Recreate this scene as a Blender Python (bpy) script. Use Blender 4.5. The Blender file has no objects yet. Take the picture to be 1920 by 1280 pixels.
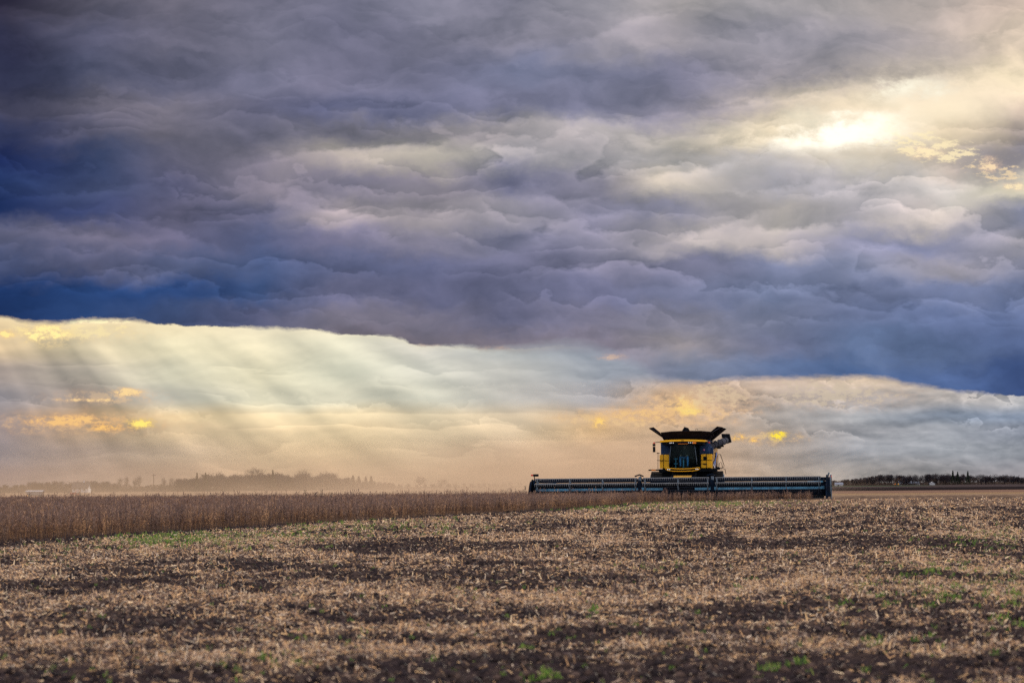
import bpy, bmesh, math, random
import numpy as np
from mathutils import Vector, Matrix
rng = np.random.default_rng(7); random.seed(7)
R = math.radians
S = bpy.context.scene
COL = S.collection
F = 4533.0            # focal length in photo pixels (85 mm on 36 mm, 1920 px)
EYE = 1.0
def hor(px): return 913.5 - 0.0089*(px-960)
def gpt(px, py, z=0.0):
    d = F*(EYE-z)/(py-hor(px)); return ((px-960)/F*d, d)
def lin(c):
    c = c/255.0
    return c/12.92 if c <= 0.04045 else ((c+0.055)/1.055)**2.4
def L(r, g, b): return (lin(r), lin(g), lin(b), 1.0)

# ------------------------------------------------------------------ tagging
def tag(o, label=None, cat=None, group=None, kind=None):
    if label: o['label'] = label
    if cat: o['category'] = cat
    if group: o['group'] = group
    if kind: o['kind'] = kind
    return o
def empty(name, loc=(0, 0, 0), rz=0.0):
    o = bpy.data.objects.new(name, None); COL.objects.link(o)
    o.location = loc; o.rotation_euler = (0, 0, rz); o.empty_display_size = 0.2
    return o
def copy_tree(o, parent=None):
    c = o.copy(); COL.objects.link(c); c.parent = parent
    for ch in list(o.children):
        copy_tree(ch, c)
    return c

# ------------------------------------------------------------------ node helpers
class X:
    """small expression wrapper round a node socket"""
    nt = None
    def __init__(s, v): s.v = v
    @staticmethod
    def m(op, *a, clamp=False):
        n = X.nt.nodes.new('ShaderNodeMath'); n.operation = op; n.use_clamp = clamp
        for i, q in enumerate(a):
            q = q.v if isinstance(q, X) else q
            if isinstance(q, (int, float)): n.inputs[i].default_value = q
            else: X.nt.links.new(q, n.inputs[i])
        return X(n.outputs[0])
    def __add__(s, o): return X.m('ADD', s, o)
    __radd__ = __add__
    def __sub__(s, o): return X.m('SUBTRACT', s, o)
    def __rsub__(s, o): return X.m('SUBTRACT', o, s)
    def __mul__(s, o): return X.m('MULTIPLY', s, o)
    __rmul__ = __mul__
    def __truediv__(s, o): return X.m('DIVIDE', s, o)
    def __pow__(s, o): return X.m('POWER', s, o)
def xs(e, a, b):      # smoothstep
    n = X.nt.nodes.new('ShaderNodeMapRange'); n.interpolation_type = 'SMOOTHSTEP'
    X.nt.links.new(e.v, n.inputs[0]); n.inputs[1].default_value = a; n.inputs[2].default_value = b
    return X(n.outputs[0])
def xl(e, a, b, c=0.0, d=1.0):
    n = X.nt.nodes.new('ShaderNodeMapRange')
    X.nt.links.new(e.v, n.inputs[0]); n.inputs[1].default_value = a; n.inputs[2].default_value = b
    n.inputs[3].default_value = c; n.inputs[4].default_value = d
    return X(n.outputs[0])
def xvec(a, b, c=0.0):
    n = X.nt.nodes.new('ShaderNodeCombineXYZ')
    for i, q in enumerate((a, b, c)):
        if isinstance(q, X): X.nt.links.new(q.v, n.inputs[i])
        else: n.inputs[i].default_value = q
    return n.outputs[0]
def xnoise(vec, scale=1.0, detail=4, rough=0.5, dist=0.0, dims='2D', color=False):
    n = X.nt.nodes.new('ShaderNodeTexNoise'); n.noise_dimensions = dims
    if vec is not None: X.nt.links.new(vec, n.inputs['Vector'])
    n.inputs['Scale'].default_value = scale; n.inputs['Detail'].default_value = detail
    n.inputs['Roughness'].default_value = rough; n.inputs['Distortion'].default_value = dist
    return n.outputs['Color'] if color else X(n.outputs['Fac'])
def xsep(v):
    n = X.nt.nodes.new('ShaderNodeSeparateXYZ'); X.nt.links.new(v, n.inputs[0])
    return [X(n.outputs[i]) for i in range(3)]
def xmix(f, a, b, mode='MIX'):
    n = X.nt.nodes.new('ShaderNodeMix'); n.data_type = 'RGBA'; n.blend_type = mode
    for i, q in ((0, f), (6, a), (7, b)):
        q = q.v if isinstance(q, X) else q
        if isinstance(q, (int, float)) and i == 0: n.inputs[0].default_value = q
        elif isinstance(q, tuple): n.inputs[i].default_value = q
        else: X.nt.links.new(q, n.inputs[i])
    return n.outputs[2]
def xramp(e, stops, interp='LINEAR'):
    n = X.nt.nodes.new('ShaderNodeValToRGB'); X.nt.links.new(e.v, n.inputs[0])
    cr = n.color_ramp; cr.interpolation = interp
    while len(cr.elements) > 1: cr.elements.remove(cr.elements[-1])
    for i, (p, c) in enumerate(stops):
        el = cr.elements[0] if i == 0 else cr.elements.new(p)
        el.position = p; el.color = c
    return n.outputs[0]

def make_group(name, ins, fn):
    g = bpy.data.node_groups.new(name, 'ShaderNodeTree'); keep = X.nt; X.nt = g
    for nm, ty in ins: g.interface.new_socket(nm, in_out='INPUT', socket_type='NodeSocketColor' if ty == 'c' else 'NodeSocketFloat')
    gi = g.nodes.new('NodeGroupInput'); go = g.nodes.new('NodeGroupOutput')
    r, ty = fn(*[X(gi.outputs[i]) for i in range(len(ins))])
    g.interface.new_socket('out', in_out='OUTPUT', socket_type='NodeSocketColor' if ty == 'c' else 'NodeSocketFloat')
    g.links.new(r.v if isinstance(r, X) else r, go.inputs[0]); X.nt = keep
    return g
def use_group(g, *a):
    n = X.nt.nodes.new('ShaderNodeGroup'); n.node_tree = g
    for i, q in enumerate(a):
        if isinstance(q, X): X.nt.links.new(q.v, n.inputs[i])
        elif isinstance(q, (int, float, tuple)): n.inputs[i].default_value = q
        else: X.nt.links.new(q, n.inputs[i])
    return n.outputs[0]
def mat(name, color, rough=0.6, metal=0.0, var=0.12, scale=3.0, bump=0.0, coat=0.0, spec=0.5, dirt=0.0):
    m = bpy.data.materials.new(name); m.use_nodes = True
    X.nt = nt = m.node_tree; b = nt.nodes['Principled BSDF']
    tc = nt.nodes.new('ShaderNodeTexCoord')
    n = xnoise(tc.outputs['Object'], scale, 6, 0.6, dims='3D')
    lo = tuple(max(0, c*(1-var)) for c in color[:3])+(1,); hi = tuple(min(1, c*(1+var)) for c in color[:3])+(1,)
    bc = xmix(xs(n, .35, .65), lo, hi)
    if dirt:
        n2 = xnoise(tc.outputs['Object'], 2.6, 7, .7, dims='3D')
        bc = xmix(xs(n2, .48, .75)*dirt, bc, (.22, .155, .10, 1))
    nt.links.new(bc, b.inputs['Base Color'])
    nt.links.new(xl(n, .3, .7, rough*.85, min(1, rough*1.2)).v, b.inputs['Roughness'])
    b.inputs['Metallic'].default_value = metal; b.inputs['Coat Weight'].default_value = coat
    b.inputs['Specular IOR Level'].default_value = spec
    if bump:
        bn = nt.nodes.new('ShaderNodeBump'); bn.inputs['Strength'].default_value = bump; bn.inputs['Distance'].default_value = .02
        nt.links.new(xnoise(tc.outputs['Object'], scale*8, 5, .6, dims='3D').v, bn.inputs['Height'])
        nt.links.new(bn.outputs[0], b.inputs['Normal'])
    return m
def attr_mat(name, rough=0.8, trans=0.0, spec=0.2):
    m = bpy.data.materials.new(name); m.use_nodes = True; nt = m.node_tree; b = nt.nodes['Principled BSDF']
    a = nt.nodes.new('ShaderNodeAttribute'); a.attribute_name = 'Col'
    nt.links.new(a.outputs['Color'], b.inputs['Base Color']); b.inputs['Roughness'].default_value = rough
    b.inputs['Specular IOR Level'].default_value = spec
    if trans:
        t = nt.nodes.new('ShaderNodeBsdfTranslucent'); nt.links.new(a.outputs['Color'], t.inputs[0])
        mx = nt.nodes.new('ShaderNodeMixShader'); mx.inputs[0].default_value = trans
        nt.links.new(b.outputs[0], mx.inputs[1]); nt.links.new(t.outputs[0], mx.inputs[2])
        nt.links.new(mx.outputs[0], nt.nodes['Material Output'].inputs[0])
    return m
def emis(name, color, st):
    m = bpy.data.materials.new(name); m.use_nodes = True; b = m.node_tree.nodes['Principled BSDF']
    b.inputs['Base Color'].default_value = color; b.inputs['Emission Color'].default_value = color
    b.inputs['Emission Strength'].default_value = st
    return m

# ------------------------------------------------------------------ mesh helpers
class MB:
    def __init__(s): s.v = []; s.f = []; s.sm = []
    def add(s, vs, fs, smooth=False):
        k = len(s.v); s.v += [tuple(p) for p in vs]; s.f += [tuple(i+k for i in f) for f in fs]; s.sm += [smooth]*len(fs)
        return s
    def box(s, x0, x1, y0, y1, z0, z1, bev=0.0):
        if bev <= 0:
            vs = [(x, y, z) for z in (z0, z1) for y in (y0, y1) for x in (x0, x1)]
            return s.add(vs, [(0, 2, 3, 1), (4, 5, 7, 6), (0, 1, 5, 4), (2, 6, 7, 3), (0, 4, 6, 2), (1, 3, 7, 5)])
        bm = bmesh.new(); bmesh.ops.create_cube(bm, size=1.0)
        for v in bm.verts:
            v.co = ((x0+x1)/2+v.co.x*(x1-x0), (y0+y1)/2+v.co.y*(y1-y0), (z0+z1)/2+v.co.z*(z1-z0))
        bmesh.ops.bevel(bm, geom=bm.edges[:], offset=bev, segments=2, affect='EDGES', profile=.6)
        bm.verts.index_update()
        s.add([v.co for v in bm.verts], [[v.index for v in f.verts] for f in bm.faces]); bm.free(); return s
    def slab(s, pts, th):         # planar polygon given thickness th (vector or float along its normal)
        p = [Vector(q) for q in pts]; n = (p[1]-p[0]).cross(p[2]-p[1]).normalized()*th if not isinstance(th, Vector) else th
        k = len(p); vs = p+[q+n for q in p]
        fs = [tuple(reversed(range(k))), tuple(range(k, 2*k))]+[(i, (i+1) % k, k+(i+1) % k, k+i) for i in range(k)]
        return s.add(vs, fs)
    def tube(s, pts, r, n=8, cap=True):
        P = [Vector(q) for q in pts]; rs = r if isinstance(r, (list, tuple)) else [r]*len(P)
        rings = []
        for i, p in enumerate(P):
            d = (P[min(i+1, len(P)-1)]-P[max(i-1, 0)]).normalized()
            up = Vector((0, 0, 1)) if abs(d.z) < .9 else Vector((1, 0, 0))
            a = d.cross(up).normalized(); b = d.cross(a).normalized()
            rings.append([p+(a*math.cos(t)+b*math.sin(t))*rs[i] for t in [2*math.pi*k/n for k in range(n)]])
        vs = [q for g in rings for q in g]; fs = []
        for i in range(len(P)-1):
            for k in range(n):
                fs.append((i*n+k, i*n+(k+1) % n, (i+1)*n+(k+1) % n, (i+1)*n+k))
        if cap: fs.append(tuple(range(n))[::-1]); fs.append(tuple(range((len(P)-1)*n, len(P)*n)))
        return s.add(vs, fs, True)
    def build(s, name, m, parent=None):
        me = bpy.data.meshes.new(name); me.from_pydata(s.v, [], s.f)
        me.polygons.foreach_set('use_smooth', s.sm); me.materials.append(m); me.update()
        o = bpy.data.objects.new(name, me); COL.objects.link(o)
        if parent: o.parent = parent
        return o
def np_mesh(name, V, Fq, m, C=None, parent=None, smooth=False):
    """V (n,3), Fq (k,4) or (k,3) index array, C per-vertex colour (n,3)"""
    me = bpy.data.meshes.new(name); k = Fq.shape[1]
    me.vertices.add(len(V)); me.vertices.foreach_set('co', np.ascontiguousarray(V, dtype=np.float32).ravel())
    me.loops.add(Fq.size); me.loops.foreach_set('vertex_index', np.ascontiguousarray(Fq, dtype=np.int32).ravel())
    me.polygons.add(len(Fq)); me.polygons.foreach_set('loop_start', np.arange(0, Fq.size, k, dtype=np.int32))
    try: me.polygons.foreach_set('loop_total', np.full(len(Fq), k, dtype=np.int32))
    except Exception: pass
    if smooth: me.polygons.foreach_set('use_smooth', np.ones(len(Fq), dtype=bool))
    if C is not None:
        at = me.color_attributes.new('Col', 'FLOAT_COLOR', 'POINT')
        at.data.foreach_set('color', np.ascontiguousarray(np.concatenate([C, np.ones((len(C), 1))], 1), dtype=np.float32).ravel())
    me.materials.append(m); me.update(calc_edges=True); me.validate()
    o = bpy.data.objects.new(name, me); COL.objects.link(o)
    if parent: o.parent = parent
    return o

# numpy value noise
_T = np.random.default_rng(3).random((256, 256))
def vn(x, y):
    xi = np.floor(x).astype(int); yi = np.floor(y).astype(int); fx = x-xi; fy = y-yi
    fx = fx*fx*(3-2*fx); fy = fy*fy*(3-2*fy)
    a = _T[xi & 255, yi & 255]; b = _T[(xi+1) & 255, yi & 255]; c = _T[xi & 255, (yi+1) & 255]; d = _T[(xi+1) & 255, (yi+1) & 255]
    return (a*(1-fx)+b*fx)*(1-fy)+(c*(1-fx)+d*fx)*fy
def fbm(x, y, o=4):
    s = 0; a = .5; t = 0
    for i in range(o):
        s = s+a*vn(x*2**i+17.3*i, y*2**i+5.1*i); t += a; a *= .5
    return s/t
def sst(x, a, b):
    t = np.clip((x-a)/(b-a), 0, 1); return t*t*(3-2*t)

# ------------------------------------------------------------------ terrain
def terrain(x, y):
    x = np.asarray(x, float); y = np.asarray(y, float)
    d = np.hypot(x, y)
    z = -0.8*sst(d, 500, 1500)*sst(x, 20, 120)
    z = z - 0.75*np.exp(-((d-600)/170)**2)*sst(-x, 10, 90)
    z = z - 1.0*sst(d, 1700, 4000)
    return z
# straw cover: dark bands of bare soil between bands of chopped straw
def cover(x, y):
    d = np.maximum(np.hypot(x, y), 4); px = 960+x/np.maximum(y, 1)*F; v = F*EYE/d   # v: metres seen as a grazing row
    wx = (fbm(px/230.0, v/40.0, 3)-.5)*46
    vv = v+wx
    c = np.ones_like(d)*.93
    for cen, w, amp, xa, xb in ((118, 13, .75, 620, 2300), (106, 9, .6, 1250, 2300), (176, 19, .85, -600, 1330), (172, 10, .5, 1250, 2300), (150, 9, .35, 100, 1000),
                                (236, 17, .75, -500, 2400), (284, 12, .8, 250, 2400), (322, 10, .5, 900, 2400), (352, 22, .9, -600, 2400), (215, 10, .4, -500, 500), (262, 10, .4, -500, 300),
                                (75, 5, .45, 900, 1600), (86, 5, .4, 1300, 1800), (60, 3.5, .35, 1400, 2200), (48, 3, .35, 1000, 2200), (38, 2, .4, 1550, 1900)):
        m = np.exp(-((vv-cen)/w)**2)*sst(px, xa-80, xa+80)*(1-sst(px, xb-80, xb+80))
        c = c*(1-min(.9, amp*.95)*m*(.48+.52*sst(fbm(x*5+3, y*2.2, 3), .3, .62)))
    c = c-.34*sst(fbm(px/150+3, vv/8.0, 3), .48, .68)*sst(v, 22, 60)
    lat = x*math.cos(R(9))-y*math.sin(R(9))
    c = c-.28*(.5+.5*np.cos(lat*6.283/.76))*sst(x, 4, 12)*sst(d, 45, 70)*(1-sst(d, 150, 200))
    c = c-.36*sst(fbm(x*1.1+50, y*.55, 4), .48, .68)
    c = c-.45*sst(fbm(x*4.5, y*3.2+9, 3), .5, .66)
    c = c-.70*sst(v, 290, 375)*sst(fbm(px/190, v/45+3, 3), .32, .58)
    edge = np.abs(edge_dist(x, y)); c = c-.75*np.exp(-(edge/1.0)**2)   # bare strip by the standing crop
    return np.clip(c, 0.05, 1)
EDGE = [(-14.0, 20.0), (-9.6, 45.0), (-8.2, 55.0), (-4.6, 72.0), (0, 92.0), (3.4, 109.0), (6.3, 128.0), (9.0, 137.5), (17.1, 141.3)]
def edge_dist(x, y):      # signed: positive on the crop side (left/behind)
    x = np.asarray(x, float); y = np.asarray(y, float)
    best = np.full(x.shape, 1e9); sg = np.ones(x.shape)
    for (ax, ay), (bx, by) in zip(EDGE[:-1], EDGE[1:]):
        dx, dy = bx-ax, by-ay; l2 = dx*dx+dy*dy
        t = np.clip(((x-ax)*dx+(y-ay)*dy)/l2, 0, 1)
        dd = np.hypot(x-ax-t*dx, y-ay-t*dy); s = np.sign(dx*(y-ay)-dy*(x-ax))
        m = dd < best; best = np.where(m, dd, best); sg = np.where(m, s, sg)
    return best*sg

# ================================================================== CAMERA
cam = bpy.data.cameras.new('camera'); co = bpy.data.objects.new('camera', cam); COL.objects.link(co)
cam.lens = 85.0; cam.sensor_width = 36.0; cam.clip_start = .5; cam.clip_end = 30000
co.location = (0, 0, EYE)
co.rotation_euler = (Matrix.Rotation(R(90+3.41), 4, 'X') @ Matrix.Rotation(R(-.51), 4, 'Z')).to_euler()
cam.dof.use_dof = True; cam.dof.focus_distance = 140; cam.dof.aperture_fstop = 4.5
S.camera = co
S.view_settings.view_transform = 'Standard'; S.view_settings.look = 'None'; S.view_settings.exposure = 0; S.view_settings.gamma = 1
S.render.engine = 'CYCLES'
S.cycles.sample_clamp_indirect = 2.0; S.cycles.sample_clamp_direct = 4.0; S.cycles.max_bounces = 6; S.cycles.diffuse_bounces = 2; S.cycles.transparent_max_bounces = 12; S.cycles.volume_bounces = 1
S.cycles.use_adaptive_sampling = True; S.cycles.adaptive_threshold = .012; S.cycles.adaptive_min_samples = 24
S.cycles.use_denoising = False; S.cycles.denoiser = 'OPENIMAGEDENOISE'; S.cycles.denoising_prefilter = 'ACCURATE'
S.cycles.volume_step_rate = 1.0; S.cycles.volume_max_steps = 128

# ================================================================== SKY (world)
SUN_EL, SUN_AZ = 8.3, 7.5       # degrees; azimuth right of the +Y axis
def build_world():
    w = bpy.data.worlds.new('World'); S.world = w; w.use_nodes = True
    X.nt = nt = w.node_tree; nt.nodes.clear()
    out = nt.nodes.new('ShaderNodeOutputWorld'); bg = nt.nodes.new('ShaderNodeBackground'); nt.links.new(bg.outputs[0], out.inputs[0])
    tc = nt.nodes.new('ShaderNodeTexCoord'); dx, dy, dz = xsep(tc.outputs['Generated'])
    yy = X.m('MAXIMUM', dy, .25)
    u = dx/yy*F; v = dz/yy*F           # direction on a tangent plane facing +Y
    P = u+960-v*.0089; Q = 913.5-u*.0089-v
    wc = xnoise(xvec(P/260, Q/140), 1, 2, .45, color=True); wr, wg, wb = xsep(wc)
    P1 = P+(wr-.5)*150; Q1 = Q+(wg-.5)*70+(xnoise(xvec(P/70, Q/45), 1, 5, .6)-.5)*46
    XS = [0, 160, 320, 480, 640, 800, 960, 1120, 1280, 1440, 1600, 1760, 1920]
    A = {
     0: [(38,34,58),(88,84,104),(104,99,118),(108,105,128),(110,108,134),(120,118,140),(128,124,145),(150,144,154),(165,155,155),(158,151,156),(165,155,155),(178,162,155),(215,185,165)],
     70: [(30,32,66),(80,80,108),(103,99,122),(108,106,130),(108,106,134),(118,115,140),(133,128,148),(148,141,153),(150,142,150),(146,140,153),(148,141,150),(162,150,150),(216,190,165)],
     140: [(42,46,80),(72,76,108),(94,93,120),(100,100,128),(104,102,130),(104,104,134),(98,104,136),(110,112,142),(124,121,148),(143,136,148),(150,142,148),(182,167,152),(240,215,170)],
     200: [(60,60,88),(98,93,112),(104,99,116),(98,96,124),(88,91,128),(98,100,134),(108,108,138),(114,114,144),(130,125,145),(162,152,150),(222,202,170),(250,233,192),(188,165,150)],
     250: [(36,46,88),(92,89,114),(106,100,117),(103,100,124),(116,111,128),(138,130,138),(148,140,145),(152,146,150),(170,162,155),(228,208,172),(255,248,222),(225,200,160),(150,135,135)],
     300: [(4,30,84),(54,68,108),(92,90,114),(112,106,124),(158,147,140),(170,160,148),(148,143,149),(148,143,150),(162,157,158),(158,158,168),(200,190,175),(176,160,150),(130,124,138)],
     350: [(22,50,104),(64,74,112),(84,84,114),(118,111,127),(114,109,130),(130,122,135),(106,106,138),(128,123,143),(190,176,160),(148,146,158),(160,155,160),(176,170,165),(210,196,165)],
     400: [(10,40,92),(58,68,112),(94,91,118),(90,91,122),(140,130,138),(140,132,140),(140,134,148),(118,116,143),(128,126,148),(170,160,155),(158,152,160),(186,173,165),(122,126,155)],
     450: [(84,86,114),(102,98,122),(96,93,122),(70,80,120),(98,96,128),(120,115,138),(108,108,138),(122,119,143),(165,155,155),(165,155,155),(124,125,153),(110,115,150),(152,146,158)],
     500: [(62,72,108),(84,86,116),(72,82,118),(56,76,122),(78,86,126),(84,89,128),(104,104,138),(112,110,138),(113,113,144),(103,112,148),(108,116,148),(146,140,153),(124,125,150)],
     550: [(4,45,98),(14,54,108),(18,58,114),(38,68,118),(92,93,128),(88,90,126),(93,95,130),(98,100,136),(104,109,144),(94,107,144),(98,109,148),(94,107,148),(94,107,147)],
     600: [(4,40,90),(20,54,104),(52,72,116),(80,84,120),(110,104,124),(114,107,128),(98,98,132),(118,113,138),(128,124,144),(108,114,144),(94,107,148),(80,100,148),(74,95,144)],
     650: [(4,40,90),(20,54,104),(60,74,114),(90,88,114),(112,100,112),(112,102,116),(114,104,118),(118,110,128),(146,136,142),(106,112,148),(74,98,142),(70,95,140),(64,90,143)],
     700: [(4,40,90),(20,54,104),(60,74,114),(90,88,114),(112,100,112),(112,102,116),(114,104,118),(140,134,150),(124,132,160),(72,96,140),(40,80,134),(50,85,143),(26,70,134)],
     740: [(4,40,90),(20,54,104),(60,74,114),(90,88,114),(112,100,112),(112,102,116),(114,104,118),(140,134,150),(124,132,160),(72,96,140),(36,78,134),(40,80,140),(18,64,128)]}
    B = {
     600: [(235,215,170),(252,236,186),(248,234,190),(240,232,200),(232,226,198),(222,216,195),(180,190,192),(150,168,185),(150,160,178),(180,172,168),(205,188,164),(200,186,165),(180,172,160)],
     650: [(215,196,158),(212,204,172),(226,222,188),(228,224,192),(216,218,194),(200,202,192),(172,182,184),(152,164,178),(146,156,174),(180,172,168),(205,188,164),(200,186,165),(180,172,160)],
     700: [(165,156,148),(184,179,163),(214,214,188),(221,219,188),(210,214,192),(198,202,190),(186,190,184),(158,168,178),(144,154,172),(196,178,160),(206,190,164),(186,176,162),(178,170,160)],
     750: [(140,139,143),(170,160,148),(186,188,174),(210,210,184),(210,211,188),(198,202,186),(180,182,176),(162,164,168),(206,178,142),(186,174,160),(172,170,168),(176,174,170),(160,166,170)],
     785: [(150,142,140),(190,164,130),(216,197,156),(218,204,166),(214,202,166),(202,192,162),(196,184,158),(196,172,136),(190,166,136),(168,164,158),(158,164,168),(140,154,170),(132,148,168)],
     810: [(150,140,138),(176,156,132),(200,182,148),(214,197,160),(214,198,160),(204,190,158),(196,182,154),(200,172,130),(180,160,136),(170,162,152),(156,160,164),(150,158,166),(140,150,164)],
     850: [(130,128,134),(160,147,136),(182,168,145),(204,185,150),(204,187,150),(194,180,150),(190,172,145),(186,162,132),(176,154,128),(166,158,148),(148,154,160),(148,156,163),(142,150,158)],
     900: [(140,128,128),(158,142,130),(180,157,133),(196,172,140),(200,177,143),(190,170,140),(186,163,134),(186,156,126),(180,154,128),(168,158,144),(156,154,150),(156,156,156),(150,150,155)]}
    fx = xl(P1, 0, 1920); fxb = xl(P+(wr-.5)*70, 0, 1920)
    def grid(G, fxx, q):
        ks = sorted(G); col = None
        for i, k in enumerate(ks):
            r = xramp(fxx, [(x/1920.0, L(*c)) for x, c in zip(XS, G[k])], 'LINEAR')
            col = r if i == 0 else xmix(xs(q, ks[i-1], k), col, r)
        return col
    ca = grid(A, fx, Q1); cb = grid(B, fxb, Q+(wg-.5)*34)
    # cloud relief: soft streaks plus puffs whose upper edges catch the light
    pw = P+(wb-.5)*120
    def nA(ox, oy): return xnoise(xvec((pw+ox)/230, (Q1+oy)/105), 1, 7, .5)
    n0 = nA(0, 0); n1 = nA(9, -14)
    rel = n0-n1
    f2 = xnoise(xvec((P+(wr-.5)*60)/60, (Q+(wg-.5)*40)/34), 1, 6, .6)
    def ranks(period, sx, sy, amp, seed, msx, msy, lo, hi, k):
        s_ = X.m('ABSOLUTE', xnoise(xvec(P/sx+seed, Q/sy), 1, 5, .55)*2-1)
        t_ = (Q+(wb-.5)*period*2.2-(P-960)*.06)/period+s_*amp+seed*.37
        f_ = X.m('FRACT', t_)
        m_ = xs(xnoise(xvec(P/msx+seed*3, Q/msy), 1, 2, .5), lo, hi)
        return (X.m('EXPONENT', f_*(-k))*xs(f_, 0, .12)-.22)*m_
    up = xs(Q, 90, 300)*.7+.3
    low = 1-xs(Q, 560, 650)*.75
    rk = (ranks(70, 170, 100, 1.0, 1.7, 260, 120, .42, .64, 2.6)*.52+ranks(118, 260, 130, .9, 9.4, 320, 160, .42, .62, 2.2)*.46+ranks(50, 110, 66, .9, 4.4, 200, 100, .44, .62, 3.0)*.38)*up*low
    fac = .97+(n0-.5)*1.05+rel*.55+(f2-.5)*.18+rk
    # named ridges: bright crest, soft body fading downward
    ridge = None
    def _ridge(p, q, cx, cy, w_, h_, am, sl):
        d = q-cy-(p-cx)*sl; e_ = (p-cx)/w_
        return xs(d, -7, 9)*X.m('EXPONENT', X.m('MAXIMUM', d, 0)/h_*-1-e_*e_)*am, 'f'
    GR = make_group('cloud_ridge', [(k, 'f') for k in ('p', 'q', 'cx', 'cy', 'w', 'h', 'am', 'sl')], _ridge)
    Qe = Q+(f2-.5)*30+(n0-.5)*34
    for (cx, cy, wx_, hy, am, sl) in ((700,272,170,34,.55,-.10),(480,310,90,22,.25,-.25),(665,398,60,34,.5,0),(820,398,62,26,.42,.0),(1058,368,75,18,.4,.08),(1118,402,52,34,.45,0),(985,345,60,26,.25,0),(1010,435,40,30,.25,-.4),
                       (1500,424,110,30,.5,-.06),(1330,432,95,26,.42,-.35),(1290,318,80,40,.42,-.15),(1500,352,110,26,.35,-.1),(1620,368,90,34,.3,.05),(1780,345,90,34,.3,.05),(1860,436,60,40,.35,-.3),(1655,465,45,40,.3,.1),
                       (1480,492,60,22,.3,-.1),(150,438,120,40,.35,.05),(330,440,90,40,.32,.35),(180,190,110,36,.22,.05),(560,365,160,16,.22,.15),(130,362,150,8,.35,-.08),(250,532,70,7,.5,-.35),(640,560,110,26,.28,-.1),(1190,656,70,26,.35,-.1),(1080,642,90,16,.2,-.1),(1540,170,330,18,.22,-.14),(1100,228,220,26,.25,0),(640,400,40,14,.2,0),(1330,205,200,24,.22,-.12),(1130,58,150,40,.2,-.3),(1320,70,110,26,.14,0),(1600,540,200,12,.2,0),(1750,600,200,10,.2,0)):
        b_ = X(use_group(GR, P, Qe, float(cx), float(cy), float(wx_), float(hy)*1.15, float(am)*1.35, float(sl)))
        ridge = b_ if ridge is None else ridge+b_
    fac = X.m('MAXIMUM', fac+ridge, .25)
    fr = xvec(fac**1.16*.955, fac*.995, fac**.92*1.0)
    ca = xmix(1.0, ca, fr, 'MULTIPLY')
    hs = nt.nodes.new('ShaderNodeHueSaturation'); nt.links.new(xl(X.m('MULTIPLY', xs(P, 150, 750)+(1-xs(Q, 230, 330)), 1.0, clamp=True), 0, 1, .90, .80).v, hs.inputs['Saturation']); hs.inputs['Value'].default_value = 1.05
    nt.links.new(ca, hs.inputs['Color']); ca = hs.outputs[0]
    # lower clear band relief: gentler
    nb = xnoise(xvec((P+(wb-.5)*80)/150, (Q+(wg-.5)*40)/52), 1, 6, .52)
    nb1 = xnoise(xvec((P+(wb-.5)*80+6)/150, (Q+(wg-.5)*40-8)/52), 1, 6, .52)
    rkb = ranks(46, 90, 60, 1.3, 3.3, 200, 80, .42, .6, 3.0)*xs(Q, 700, 725)*(1-xs(Q, 800, 850)*.7)
    rightw = xs(P, 1000, 1400)*.95+.42
    rkl = ranks(44, 260, 40, .7, 6.2, 300, 70, .40, .62, 2.2)*xs(Q, 650, 700)*(1-xs(P, 1150, 1300))
    facb = 1.0+((nb-.5)*.55+(nb-nb1)*1.0+rkb*.6)*rightw+rkl*.30
    # cloud shelf lines in the band
    for (x0, x1, pts, am, h) in ((430, 1000, 778, .16, 30), (1100, 1250, 768, .22, 24), (1600, 1960, 812, .14, 16), (1600, 1960, 838, .12, 14), (900, 1200, 598+230, .10, 16), (1300, 1960, 708, .12, 40)):
        d = Q-pts+(nb-.5)*10
        facb = facb+xs(d, -2, 3)*X.m('EXPONENT', X.m('MAXIMUM', d, 0)/(-h))*(am*1.3)*xs(P, x0-40, x0+40)*(1-xs(P, x1-40, x1+40))
    # crepuscular rays fanning from a bright gap up and left
    th = X.m('ARCTAN2', Q-117, P+306)
    ray = xnoise(xvec(th*8+1.3, 0.0), 1, 3, .5)
    ray2 = xnoise(xvec(th*34+3, 1.7), 1, 1, .5)
    rm = xs(Q, 600, 660)*(1-xs(Q, 850, 915)*.5)
    facb = facb*(1+((ray-.45)*.6+(ray2-.5)*.10)*rm*(1.0-xs(P, 1000, 1500)*.4))
    bm = None
    for px_, py_, w_, a_ in ((112,700,.022,-.16),(165,700,.013,-.14),(235,700,.030,.17),(330,700,.016,-.10),(400,700,.022,.15),(475,700,.012,-.09),(560,700,.022,.13),(650,700,.012,-.08),(730,700,.018,.12),(800,700,.010,-.07),(880,710,.018,.13),(1010,720,.016,.08),(20,700,.02,.12),(1640,860,.008,.06),(1500,850,.008,.05)):
        c_ = math.atan2(py_-117, px_+306); q_ = (th-c_)/w_
        b_ = X.m('EXPONENT', q_*q_*-1)*a_
        bm = b_ if bm is None else bm+b_
    facb = facb*(1+bm*rm*(.85+xs(n0, .38, .62)*.65))
    facb = X.m('MAXIMUM', facb, .3)
    cb = xmix(1.0, cb, xvec(facb**1.08*.985, facb*.935, facb**.92*.94), 'MULTIPLY')
    # lower edge of the dark deck
    fc = nt.nodes.new('ShaderNodeFloatCurve'); nt.links.new(xl(P, 0, 1920).v, fc.inputs[1])
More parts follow.
